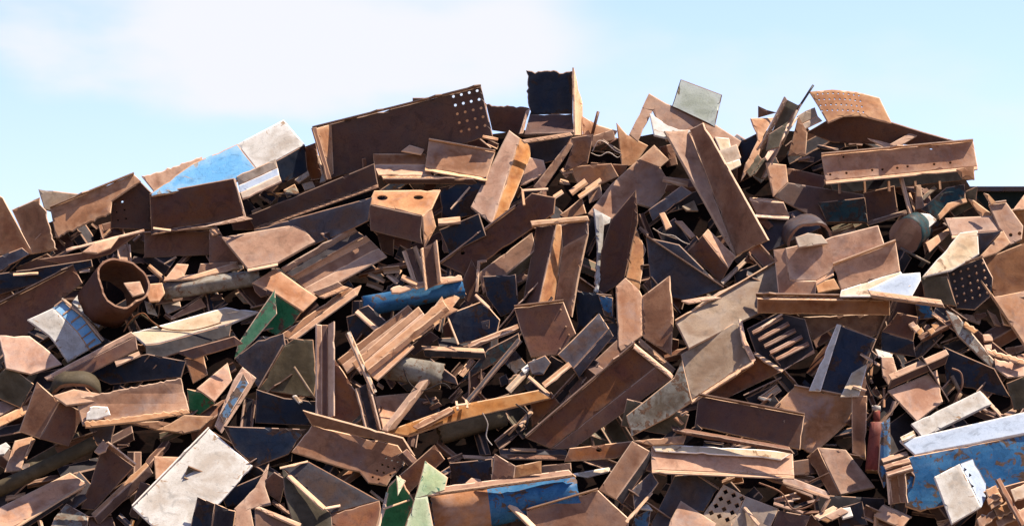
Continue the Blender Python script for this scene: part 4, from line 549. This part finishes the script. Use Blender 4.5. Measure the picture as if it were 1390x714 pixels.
def prepare(it):
    if 'wire' in it:
        V = it['wire']; it['c'] = (sum(v[0] for v in V) / len(V), sum(v[1] for v in V) / len(V))
        ii = [(int((x - X0) // CELL), int((y - Y0) // CELL)) for x, y, _ in V]
        yy = np.array([j for i, j in ii]); xx = np.array([i for i, j in ii]); z = np.zeros(len(V)); it['cells'] = [(yy, xx, z)]
        return yy, xx, z, .03
    """relative depth (metres) at each vertex, and the cells each face covers"""
    if 'tube' in it:
        t = it['tube']; cx, cy = t['p0'][:2]; g = it['g']
        for k in ('p0', 'p1'):
            x, y, d = t[k]; t[k] = (x, y, (g[0] * (x - cx) + g[1] * (cy - y) + d) / 100)
        dx, dy = t['p1'][0] - cx, t['p1'][1] - cy; l = math.hypot(dx, dy) or 1; nx, ny = -dy / l, dx / l
        q = [(cx + nx * t['r'], cy + ny * t['r'], t['p0'][2]), (t['p1'][0] + nx * t['r1'], t['p1'][1] + ny * t['r1'], t['p1'][2]),
             (t['p1'][0] - nx * t['r1'], t['p1'][1] - ny * t['r1'], t['p1'][2]), (cx - nx * t['r'], cy - ny * t['r'], t['p0'][2])]
        it['c'] = ((cx + t['p1'][0]) / 2, (cy + t['p1'][1]) / 2)
        polys = [[(a, b, c - t['r'] / 130) for a, b, c in q]]; backd = t['r'] / 60
    else:
        V = it['verts']; g = it['g']; cx = sum(v[0] for v in V) / len(V); cy = sum(v[1] for v in V) / len(V); it['c'] = (cx, cy)
        it['R'] = [(x, y, (g[0] * (x - cx) + g[1] * (cy - y) + d) / 100) for x, y, d in V]
        polys = [[it['R'][i] for i in f['i']] for f in it['faces']]; backd = .05
    cells = []
    for P in polys:
        co = plane_of(P); lo, hi = min(p[2] for p in P), max(p[2] for p in P)
        m = inpoly(gx_, gy_, P); yy, xx = np.nonzero(m)
        z = np.clip(co[0] * gx_[yy, xx] + co[1] * gy_[yy, xx] + co[2], lo, hi)
        cells.append((yy, xx, z))
    it['cells'] = cells
    yy = np.concatenate([c[0] for c in cells]); xx = np.concatenate([c[1] for c in cells]); z = np.concatenate([c[2] for c in cells])
    if len(yy) < 3:
        V = it['R'] if 'R' in it else [it['tube']['p0'], it['tube']['p1']]
        yy = np.array([min(NY - 1, max(0, int((v[1] - Y0) / CELL))) for v in V]); xx = np.array([min(NX - 1, max(0, int((v[0] - X0) / CELL))) for v in V]); z = np.array([v[2] for v in V])
    return yy, xx, z, backd
FLG = {'left upright tan plate': [(5, 4, 5, 16)], 'right upright tan plate': [(0, 1, -3, 9)], 'bluish sheen dark plate': [(0, 1, -2.5, 9)], 'straight tan level beam': [(4, 3, 4, 12)],
  'long level brown beam': [(0, 3, -2.5, 10)], 'long riveted girder': [(3, 2, 3.5, 12), (0, 1, -2, 10)], 'large perforated girder': [(0, 1, -2, 8)], 'long purple brown girder': [(4, 2, 4, 12)],
  'large dark streaked plate': [(3, 2, 4, 12)], 'notched tan skyline plate': [(0, 1, -2, 8)], 'tan rectangular plate': [(3, 2, 3.5, 10), (0, 1, -2, 7)], 'bright five-cornered plate': [(4, 3, 3, 8)],
  'broad brown edge plate': [(3, 2, 4, 12)], 'wide dark left plate': [(0, 1, -2.5, 10)], 'very large greyish plate': [(0, 2, -2, 8)], 'shaded slate plate': [(0, 2, -2, 10)], 'rounded tan plate': [(1, 2, -2, 7)],
  'large white plate': [(5, 0, -2, 7)], 'brown square plate at the column foot': [(0, 1, -2.5, 9)], 'girder side under the slate plate': [(0, 1, -2, 9)], 'flat pinkish plate': [(3, 2, 3, 8)],
  'stained greyish plate': [(4, 3, 4, 10)], 'lower left tan plate': [(4, 2, 3, 8)], 'olive brown plate': [(0, 1, -2, 8)], 'slate striped plate': [(1, 2, 2, 8)], 'two-hole pinkish plate': [(0, 1, -2, 7)],
  'big red brown channel': [(0, 1, -2.5, 9)], 'bottom centre brown plate': [(0, 1, -2, 8)], 'long dark purple plate': [(0, 1, -2, 9)], 'dark riveted plate': [(0, 1, -2, 7)], 'dark pointed blade': [(1, 3, 0, 10)]}
def add_flanges(it):
    for a, b, dy, tow in FLG.get(it.get('nick'), []):
        n = len(it['verts']); A, B = it['verts'][a], it['verts'][b]
        it['verts'] = it['verts'] + [(A[0], A[1] + dy, A[2] - tow), (B[0], B[1] + dy, B[2] - tow)]
        for f in it['faces']:
            if f['part'] is None: f['part'] = 'web'
        it['faces'] = it['faces'] + [dict(i=[a, b, n + 1, n], part='flange', mat=None, t=2.5, jag=.3)]
def place(it, idx, pct=3):
    yy, xx, z, backd = prepare(it)
    s = None
    if len(yy):
        bz = ZB[yy, xx]; ok = bz < 90
        if ok.any(): s = np.percentile(bz[ok] - z[ok], pct) - backd
    low = max(p[1] for p in it['verts']) if 'verts' in it else max(it['tube']['p0'][1], it['tube']['p1'][1])
    cap = slope(min(low, 714)) + RECESS - .1 - (min(z) if len(z) else 0)
    if s is None: s = slope(it['c'][1]) + .2
    s = min(s, cap + .6) if 'verts' in it else s
    s -= FW.get(it.get('nick'), 0)
    it['s'] = s
    for yy, xx, z in it['cells']:
        zz = z + s; k = zz < ZB[yy, xx]; ZB[yy[k], xx[k]] = zz[k]; ID[yy[k], xx[k]] = idx

def face_mesh(bm, P, s, opt, seed, mi=(0, 1), shift=0.0):
    """plate between the outline P (x, y, relative depth) and its thickness behind"""
    t = opt.get('t', 3) * .68 / 100; jag = opt.get('jag', .9); bow = opt.get('bow'); wob = opt.get('wob', 1.0); holes = opt.get('holes', [])
    co = plane_of(P); rnd = random.Random(seed)
    lo, hi = min(p[2] for p in P), max(p[2] for p in P)
    res = None
    n = len(P); out = []
    ragged = opt.get('rag', ())
    for i in range(n):
        a, b = P[i], P[(i + 1) % n]; l = math.hypot(b[0] - a[0], b[1] - a[1]); k = max(1, int(l / (4 if i in ragged else 9)))
        nx, ny = ((b[1] - a[1]) / l, -(b[0] - a[0]) / l) if l else (0, 0)
        for j in range(k):
            f = j / k; w = 0 if j == 0 else rnd.gauss(0, 1) * (.9 if i in ragged else jag * .05) + (2.2 if i in ragged else jag * .22) * noise.noise(Vector((a[0] * .1 + f * l * .05, a[1] * .1, seed)))
            if j and i not in ragged and l > 25 and rnd.random() < .05: w -= rnd.uniform(.6, 1.6)
            out.append((a[0] + (b[0] - a[0]) * f + nx * w, a[1] + (b[1] - a[1]) * f + ny * w))
    pts = [Vector(p) for p in out]; edges = [(i, (i + 1) % len(out)) for i in range(len(out))]
    oa = np.array(out); ob = np.roll(oa, -1, axis=0); od = ob - oa; ol = np.maximum((od ** 2).sum(1), 1e-9)
    def edge_dist(x, y):
        q = np.array([x, y]); f = np.clip(((q - oa) * od).sum(1) / ol, 0, 1); return float(np.sqrt((((oa + od * f[:, None]) - q) ** 2).sum(1).min()))
    wid = min(max(xsz := max(p[0] for p in out) - min(p[0] for p in out), 1), max(p[1] for p in out) - min(p[1] for p in out))
    lip = opt.get('lip', 1.15) if len(out) < 400 and wid > 6 else 0
    if lip:                                        # the flame-cut edge: a chamfer all round the plate
        area = sum(a[0] * b[1] - b[0] * a[1] for a, b in zip(out, out[1:] + out[:1])); sg = 1 if area > 0 else -1
        b0 = len(pts); k = 0; nn_ = len(out)
        for i in range(nn_):
            p_, c_, n__ = oa[i - 1], oa[i], oa[(i + 1) % nn_]; tv = (n__ - p_); tl = math.hypot(*tv) or 1
            q = c_ + np.array([-tv[1], tv[0]]) / tl * sg * lip * rnd.uniform(.9, 1.1)
            if edge_dist(*q) > lip * .6 and inpoly(np.array([q[0]]), np.array([q[1]]), out)[0]: pts.append(Vector(q)); k += 1
    hp = []
    for h in holes:
        x, y, r = h[:3]; ry = h[3] if len(h) > 3 else r; ns = h[4] if len(h) > 4 else 10; rot = h[5] if len(h) > 5 else 0
        b0 = len(pts); ring = []
        for q in range(ns):
            an = q * 2 * math.pi / ns + rot; ring.append((x + math.cos(an) * r, y + math.sin(an) * ry))
        pts += [Vector(p) for p in ring]; edges += [(b0 + q, b0 + (q + 1) % ns) for q in range(ns)]; hp.append(ring)
    xs = [p[0] for p in out]; ys = [p[1] for p in out]
    st = opt.get('grid', max(5, min(14, (max(xs) - min(xs)) / 5)))
    gxx, gyy = np.meshgrid(np.arange(min(xs) + st / 2, max(xs), st), np.arange(min(ys) + st / 2, max(ys), st))
    if gxx.size:
        msk = inpoly(gxx, gyy, out)
        for x, y in zip(gxx[msk], gyy[msk]):
            if edge_dist(x, y) > 3.2 and all(math.hypot(x - h[0], y - h[1]) > h[2] + 1 for h in holes): pts.append(Vector((x, y)))
    vs, es, fs, *_ = geometry.delaunay_2d_cdt(pts, edges, [], 0, 1e-4)
    keep = []
    for f in fs:
        cx = sum(vs[i][0] for i in f) / len(f); cy = sum(vs[i][1] for i in f) / len(f)
        if not inpoly(np.array([cx]), np.array([cy]), out)[0]: continue
        if any(inpoly(np.array([cx]), np.array([cy]), h)[0] for h in hp): continue
        keep.append(list(f))
    if bow:
        bx, by, amt = bow; l = math.hypot(bx, by); bx /= l; by /= l; pr = [p[0] * bx + p[1] * by for p in P]; b0, b1 = min(pr), max(pr)
    li = max(range(n), key=lambda i: (P[i][0] - P[(i + 1) % n][0]) ** 2 + (P[i][1] - P[(i + 1) % n][1]) ** 2); lx, ly = P[(li + 1) % n][0] - P[li][0], P[(li + 1) % n][1] - P[li][1]; ln_ = math.hypot(lx, ly); lx /= ln_; ly /= ln_
    uvl = bm.loops.layers.uv.verify(); riml = bm.verts.layers.float.get('rim') or bm.verts.layers.float.new('rim')
    def setuv(fc, ids):
        for lp, i in zip(fc.loops, ids): x, y = vs[i]; lp[uvl].uv = ((x * lx + y * ly) / 100, (x * -ly + y * lx) / 100)
    used = sorted({i for f in keep for i in f}); mp = {}
    nrm = Vector((-co[0] * 100 * -1, -1, co[1] * -100)); nrm = Vector((co[0] * 100, -1, -co[1] * 100)).normalized()
    grow = t * .45
    for i in used:
        x, y = vs[i]; z = co[0] * x + co[1] * y + co[2]; z = max(lo - .04, min(hi + .04, z))
        if bow:
            q = (x * bx + y * by - b0) / (b1 - b0); z -= amt / 100 * (1 - (2 * q - 1) ** 2)
        z += wob * (.008 * noise.noise(Vector((x * .035, y * .035, seed * 1.7))) + .0025 * noise.noise(Vector((x * .11, y * .11, seed * 3.1))))
        if lip and edge_dist(x, y) < .05: z += min(.6 * t, .018)
        p = back(x, y, z + s); mp[i] = (bm.verts.new(p), bm.verts.new(p - nrm * t)); rv = math.exp(-edge_dist(x, y) / 6); mp[i][0][riml] = rv; mp[i][1][riml] = rv
    cnt = {}
    for f in keep:
        for a, b in zip(f, f[1:] + f[:1]): cnt[(min(a, b), max(a, b))] = cnt.get((min(a, b), max(a, b)), 0) + 1
    for f in keep:
        try:
            q = bm.faces.new([mp[i][0] for i in f]); setuv(q, f); q.normal_update()
            if q.normal.dot(nrm) < 0: q.normal_flip()
            cx = sum(vs[i][0] for i in f) / 3; cy = sum(vs[i][1] for i in f) / 3
            q.material_index = mi[1] if lip and edge_dist(cx, cy) < lip * .86 else mi[0]
            q2 = bm.faces.new([mp[i][1] for i in f]); setuv(q2, f); q2.normal_update()
            if q2.normal.dot(nrm) > 0: q2.normal_flip()
            q2.material_index = mi[0]
        except ValueError: pass
        for a, b in zip(f, f[1:] + f[:1]):
            if cnt[(min(a, b), max(a, b))] == 1:
                try: e = bm.faces.new([mp[a][0], mp[b][0], mp[b][1], mp[a][1]]); setuv(e, (a, b, b, a)); e.material_index = mi[1]
                except ValueError: pass
    for (x, y, r) in opt.get('studs', []):        # rivet heads
        z = co[0] * x + co[1] * y + co[2]; c = back(x, y, z + s) + nrm * .005
        u = nrm.orthogonal().normalized(); v = nrm.cross(u)
        ring = [[bm.verts.new(c + (u * math.cos(a) + v * math.sin(a)) * (r / 100 * k) + nrm * h) for a in [q * math.pi / 4 for q in range(8)]] for k, h in ((1, -.01), (.9, .012), (.45, .022))]
        for a, b in zip(ring, ring[1:]):
            for q in range(8): bm.faces.new([a[q], a[(q + 1) % 8], b[(q + 1) % 8], b[q]]).material_index = 1
        bm.faces.new(ring[-1]).material_index = 1
def finish(bm, name, mats, parent=None, origin=None, smooth=False):
    me = bpy.data.meshes.new(name); org = origin or Vector((0, 0, 0))
    if origin is None:
        org = sum((v.co for v in bm.verts), Vector()) / max(1, len(bm.verts)); org = Vector(org)
        org.z = min(v.co.z for v in bm.verts)
    for v in bm.verts: v.co -= org
    bmesh.ops.recalc_face_normals(bm, faces=bm.faces)
    bm.to_mesh(me); bm.free()
    for m in mats: me.materials.append(M[m])
    if smooth:
        for p in me.polygons: p.use_smooth = True
    o = bpy.data.objects.new(name, me); COL.objects.link(o)
    if parent is not None: o.parent = parent
    else: o.location = org
    return o
def tube_mesh(bm, t, s, seed):
    a = back(t['p0'][0], t['p0'][1], t['p0'][2] + s); b = back(t['p1'][0], t['p1'][1], t['p1'][2] + s)
    ax = (b - a).normalized(); u = ax.orthogonal().normalized(); v = ax.cross(u); n = t['sides']; K = max(2, int((b - a).length / .15))
    small = t['r'] < 5
    rings = []; cutr = random.Random(seed)
    for j in range(K + 1):
        f = j / K; c = a.lerp(b, f); r = (t['r'] + (t['r1'] - t['r']) * f) / 100
        ring = []
        for q in range(n):
            an = q * 2 * math.pi / n; d = u * math.cos(an) + v * math.sin(an)
            rr = r * (1 + (.0 if small else t.get('dent', .2)) * noise.noise(c * 1.5 + d * 1.2 + Vector((seed, 0, 0))))
            e = 0 if small or 0 < j < K else cutr.gauss(0, .008)
            ring.append((bm.verts.new(c + d * rr + ax * e), bm.verts.new(c + d * max(.001, rr - t['wall'] / 100) + ax * e)))
        rings.append(ring)
    uvl = bm.loops.layers.uv.verify()
    for j in range(K):
        mi = 2 if t['mat2'] and (j + .5) / K < t['split'] else 0
        for q in range(n):
            A, B = rings[j], rings[j + 1]; q2 = (q + 1) % n
            f = bm.faces.new([A[q][0], A[q2][0], B[q2][0], B[q][0]]); f.material_index = mi; f.smooth = True
            for lp, (jj, qq) in zip(f.loops, ((j, q), (j, q + 1), (j + 1, q + 1), (j + 1, q))): lp[uvl].uv = (jj * .15, qq * 6.28 / n * t['r'] / 100)
            if not t['closed']:
                f = bm.faces.new([A[q][1], B[q][1], B[q2][1], A[q2][1]]); f.material_index = 0; f.smooth = True
    for R in (rings[0], rings[-1]):
        if t['closed']: bm.faces.new([r[0] for r in R]).material_index = 1
        else:
            for q in range(n): bm.faces.new([R[q][0], R[(q + 1) % n][0], R[(q + 1) % n][1], R[q][1]]).material_index = 1
    if t['closed']:
        for R in rings:
            for r in R: bm.verts.remove(r[1])
def build(it, seed):
    s = it['s']
    if 'wire' in it:
        bm = bmesh.new(); P = [back(x, y, s - d / 100) for x, y, d in it['wire']]; Q = []
        for i in range(len(P) - 1):                     # Catmull-Rom through the points
            p0, p1, p2, p3 = P[max(0, i - 1)], P[i], P[i + 1], P[min(len(P) - 1, i + 2)]
            for k in range(6):
                u = k / 6; Q.append(.5 * ((2 * p1) + (p2 - p0) * u + (2 * p0 - 5 * p1 + 4 * p2 - p3) * u * u + (3 * p1 - p0 - 3 * p2 + p3) * u ** 3))
        Q.append(P[-1]); rings = []
        for i, c in enumerate(Q):
            ax = (Q[min(i + 1, len(Q) - 1)] - Q[max(0, i - 1)]).normalized(); u = ax.cross(Vector((.1, 1, .2))).normalized(); v = ax.cross(u)
            rings.append([bm.verts.new(c + (u * math.cos(a) + v * math.sin(a)) * it['r'] / 100) for a in (0, 1.05, 2.09, 3.14, 4.19, 5.24)])
        for a, b in zip(rings, rings[1:]):
            for q in range(6): bm.faces.new([a[q], a[(q + 1) % 6], b[(q + 1) % 6], b[q]]).smooth = True
        o = finish(bm, it['name'], [it['mat']])
    elif 'tube' in it:
        bm = bmesh.new(); tube_mesh(bm, it['tube'], s, seed)
        ms = [it['mat'], EDGE[it['mat']]] + ([it['tube']['mat2']] if it['tube']['mat2'] else [])
        o = finish(bm, it['name'], ms)
    elif len(it['faces']) == 1:
        bm = bmesh.new(); f = it['faces'][0]; face_mesh(bm, [it['R'][i] for i in f['i']], s, f, seed)
        m = f.get('mat') or it['mat']; o = finish(bm, it['name'], [m, f.get('edge') or EDGE[m]])
    else:
        low = max(it['R'], key=lambda r: r[1]); org = back(it['c'][0], low[1], low[2] + s)
        o = bpy.data.objects.new(it['name'], None); o.empty_display_size = .1; COL.objects.link(o); o.location = org
        for k, f in enumerate(it['faces']):
            bm = bmesh.new(); face_mesh(bm, [it['R'][i] for i in f['i']], s - .0015 * k, f, seed + k * .37)
            m = f.get('mat') or it['mat']; finish(bm, f['part'] or 'plate', [m, f.get('edge') or EDGE[m]], o, org)
    o['label'] = it['label']; o['category'] = it['cat']
    if it.get('group'): o['group'] = it['group']
    return o

# ---------------------------------------------------------------- setting: ground, mound, wall
bm = bmesh.new(); S_ = 3000
for a in ((-S_, -200, -1.5), (S_, -200, -1.5), (S_, S_, -1.5), (-S_, S_, -1.5)): bm.verts.new(a)
bm.faces.new(bm.verts[:]); g_ = finish(bm, 'ground', ['SOIL'], origin=Vector((0, 0, 0))); g_['kind'] = 'structure'
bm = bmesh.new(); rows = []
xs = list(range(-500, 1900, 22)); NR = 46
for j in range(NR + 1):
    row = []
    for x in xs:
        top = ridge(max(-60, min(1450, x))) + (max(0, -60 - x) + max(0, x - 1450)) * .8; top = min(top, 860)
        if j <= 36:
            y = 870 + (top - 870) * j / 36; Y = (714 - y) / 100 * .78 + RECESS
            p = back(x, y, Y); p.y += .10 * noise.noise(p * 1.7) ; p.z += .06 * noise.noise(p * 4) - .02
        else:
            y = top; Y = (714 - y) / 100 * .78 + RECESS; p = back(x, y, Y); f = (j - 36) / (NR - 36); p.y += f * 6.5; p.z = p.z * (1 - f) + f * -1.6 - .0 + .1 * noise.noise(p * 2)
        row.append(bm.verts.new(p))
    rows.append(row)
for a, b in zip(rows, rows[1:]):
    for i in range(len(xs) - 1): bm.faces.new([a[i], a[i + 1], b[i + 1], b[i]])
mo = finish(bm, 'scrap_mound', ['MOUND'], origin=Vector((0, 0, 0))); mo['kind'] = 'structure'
bm = bmesh.new()   # dark container wall far behind, at the right
p0, p1 = back(1306, 261, 22), back(1600, 262, 22)
def box(bm, a, b, mi=0):
    v = [bm.verts.new((x, y, z)) for x in (a[0], b[0]) for y in (a[1], b[1]) for z in (a[2], b[2])]
    for q in ((0, 1, 3, 2), (4, 6, 7, 5), (0, 4, 5, 1), (2, 3, 7, 6), (0, 2, 6, 4), (1, 5, 7, 3)): bm.faces.new([v[i] for i in q]).material_index = mi
box(bm, (p0.x, p0.y, -1.5), (p1.x, p0.y + .3, p0.z))
wl = finish(bm, 'container_wall', ['FAR']); wl['label'] = 'dark green container wall far behind the right end of the heap'; wl['category'] = 'wall'
wr = wl
bm = bmesh.new(); x = p0.x + .2
while x < p1.x: box(bm, (x, p0.y - .12, -1.5), (x + .12, p0.y - .005, p0.z - .1)); x += 1.5
k_ = finish(bm, 'wall_ribs', ['FAR'], wl, Vector(wl.location)); k_.name = 'rib'
bm = bmesh.new(); box(bm, (p0.x - .05, p0.y - .2, p0.z + .003), (p1.x, p0.y + .35, p0.z + .1)); k_ = finish(bm, 'coping', ['S'], wl, Vector(wl.location))

# ---------------------------------------------------------------- loose pieces underneath, in the gaps
rn = random.Random(5)
def random_piece(x, y, size, mats, bright=False):
    mat = rn.choice(mats); an = rn.choice([rn.gauss(-.6, .35), rn.gauss(.5, .5), rn.uniform(0, 3.14)]); L_ = size * rn.uniform(.8, 1.7); w = size * rn.uniform(.22, .6)
    ux, uy = math.cos(an), math.sin(an); vx, vy = -uy + rn.uniform(-.3, .3), ux + rn.uniform(-.3, .3)
    if vy < 0: vx, vy = -vx, -vy
    g = (rn.uniform(-.5, .7), rn.uniform(.1, 1.0) if bright else rn.uniform(-.3, .8)); kind = rn.random()
    a = (x - ux * L_ / 2 - vx * w / 2, y - uy * L_ / 2 - vy * w / 2)
    if kind < .30:
        j = lambda: rn.uniform(-.12, .12) * size
        P = [(a[0] + j(), a[1] + j()), (a[0] + ux * L_ + j(), a[1] + uy * L_ + j()), (a[0] + ux * L_ + vx * w + j(), a[1] + uy * L_ + vy * w + j()), (a[0] + vx * w + j(), a[1] + vy * w + j())]
        pl(0, mat, g, P, name='steel_offcut', cat='steel offcut', t=2.5, rag=(rn.randrange(4),) if rn.random() < .4 else (), bow=(ux, uy, rn.uniform(-.1, .1) * size) if rn.random() < .4 else None)
    elif kind < .68:
        ex(0, mat, g, [(a[0], a[1], w * .3), (a[0] + vx * w * .5, a[1] + vy * w * .5, -w * .3), (a[0] + vx * w, a[1] + vy * w, w * .2)], (ux * L_, uy * L_), name='steel_angle', cat='steel angle', t=2.2)
    else:
        q = [(a[0], a[1], -w * .3), (a[0] + vx * w * .15, a[1] + vy * w * .15, w * .2), (a[0] + vx * w * .85, a[1] + vy * w * .85, w * .2), (a[0] + vx * w, a[1] + vy * w, -w * .3)]
        ex(0, mat, g, q, (ux * L_, uy * L_), name='steel_channel', cat='steel channel', t=2.2)
MAIN = ITEMS; 
def batch(make):
    global ITEMS
    ITEMS = []; make(); r = ITEMS; ITEMS = []; return r
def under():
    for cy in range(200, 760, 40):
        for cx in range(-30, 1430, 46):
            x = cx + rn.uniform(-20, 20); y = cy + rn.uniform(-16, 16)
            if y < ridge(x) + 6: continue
            random_piece(x, y, rn.uniform(28, 62), ['D', 'D', 'K', 'K', 'R', 'N', 'R', 'R', 'K', 'OL', 'D', 'D', 'K', 'S'])  # dark materials picked so the gaps look shaded
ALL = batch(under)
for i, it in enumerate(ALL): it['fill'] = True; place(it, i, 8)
MAIN.sort(key=lambda i: i['L'])
for it in MAIN: add_flanges(it)
for it in MAIN: ALL.append(it); place(it, len(ALL) - 1)
# small bright scraps that show in the gaps between the named pieces
def chips():
    gaps = np.argwhere(((ID < 0) | np.isin(ID, [i for i, it in enumerate(ALL) if it.get('fill')])) & (ZB < 90) & (gy_ > RG[None, :] + 12) & (gx_ > -10) & (gx_ < 1400) & (gy_ < 720))
    for k in rn.sample(range(len(gaps)), min(N_CHIPS, len(gaps))):
        r, c = gaps[k]; random_piece(gx_[r, c], gy_[r, c], rn.uniform(9, 26), ['T', 'B', 'B', 'R', 'R', 'O', 'G', 'D', 'D', 'K', 'S', 'N'], rn.random() < .5)
N_CHIPS = 260
fills = np.array(sorted(i for i, it in enumerate(ALL) if it.get('fill')))
def in_gap(it):
    yy, xx, z, b = prepare(it); w = ID[yy, xx]
    return len(yy) > 0 and np.mean((w < 0) | np.isin(w, fills)) > .9
for it in [c for c in batch(chips) if in_gap(c)][:80]: it['fill'] = True; it['chip'] = True; ALL.append(it); place(it, len(ALL) - 1, 22)
# what shows
vis = {}
frame = (gx_ > -2) & (gx_ < 1392) & (gy_ > 0) & (gy_ < 714)
ids, n_ = np.unique(ID[frame & (ID >= 0)], return_counts=True)
for i, n in zip(ids, n_): vis[int(i)] = int(n)
KEEP = [i for i, it in enumerate(ALL) if not it.get('fill') or vis.get(i, 0) >= (5 if it.get('chip') else 12)]
# labels for the pieces without one of their own: by the named pieces they lie beside
NAMED = [(it['c'], it['nick']) for it in MAIN if it.get('nick')]
used = {it['label'].lower() for it in MAIN if it['label']}
def side(dx, dy):
    a = math.degrees(math.atan2(-dy, dx)) % 360
    return ('just right of', 'up and right of', 'just above', 'up and left of', 'just left of', 'down and left of', 'just below', 'down and right of')[int((a + 22.5) // 45) % 8]
def size_word(it):
    if 'verts' not in it: return ''
    V = it['verts']; w = max(v[0] for v in V) - min(v[0] for v in V); h = max(v[1] for v in V) - min(v[1] for v in V); l = math.hypot(w, h)
    return 'tiny' if l < 22 else 'small' if l < 45 else '' if l < 80 else 'long'
def tilt_word(it):
    if 'verts' not in it or len(it['verts']) < 4: return ''
    V = it['verts']; a = max(((p, q) for p in V for q in V), key=lambda t: (t[0][0] - t[1][0]) ** 2 + (t[0][1] - t[1][1]) ** 2); dx, dy = a[1][0] - a[0][0], a[1][1] - a[0][1]
    if dx < 0: dx, dy = -dx, -dy
    if abs(dy) < dx * .3: return 'lying level'
    if abs(dy) > dx * 3: return 'standing upright'
    return 'sloping up to the right' if dy < 0 else 'sloping down to the right'
for i in KEEP:
    it = ALL[i]
    if it['label']: continue
    cs = sorted(NAMED, key=lambda n: (n[0][0] - it['c'][0]) ** 2 + (n[0][1] - it['c'][1]) ** 2)[:6]
    it['group'] = 'nameless scrap pieces filling the heap' if it.get('fill') else None
    base = ' '.join(w for w in (size_word(it), WORD.get(it['mat'], ''), it['cat']) if w); cand = []
    (c0, n0) = cs[0]; s0 = side(it['c'][0] - c0[0], it['c'][1] - c0[1])
    cand.append(f'{base} {s0} the {n0}')
    for c1, n1 in cs[1:]: cand.append(f'{base} between the {n0} and the {n1}')
    cand.append(f'{base} {tilt_word(it)} {s0} the {n0}')
    (c1, n1) = cs[1]; cand.append(f"{base} {side(it['c'][0] - c1[0], it['c'][1] - c1[1])} the {n1}")
    for c1, n1 in cs[2:]: cand.append(f"{base} {tilt_word(it)} {side(it['c'][0] - c1[0], it['c'][1] - c1[1])} the {n1}")
    for a in cand:
        a = ' '.join(a.split())
        if a.lower() not in used and len(a.split()) <= 16: break
    used.add(a.lower()); it['label'] = a
BUILT = {i: build(ALL[i], i) for i in KEEP}
def adopt(parent, child):
    child.location = child.location - parent.location; child.parent = parent
    for k in ('category', 'label', 'group'):
        if k in child: del child[k]
_v = [o for o in BUILT.values() if o.name.startswith('gas_cylinder')][0]
for o in list(BUILT.values()):
    if o.name.startswith(('neck', 'valve_cap')): adopt(_v, o)

print('pieces', len(KEEP), 'main', len(MAIN), 'depth range', min(ALL[i]['s'] for i in KEEP), 'front drift', sorted([(round(slope(it['c'][1]) + RECESS - it['s'], 2), it.get('nick') or it['label']) for it in MAIN], key=lambda t: -t[0])[:6])
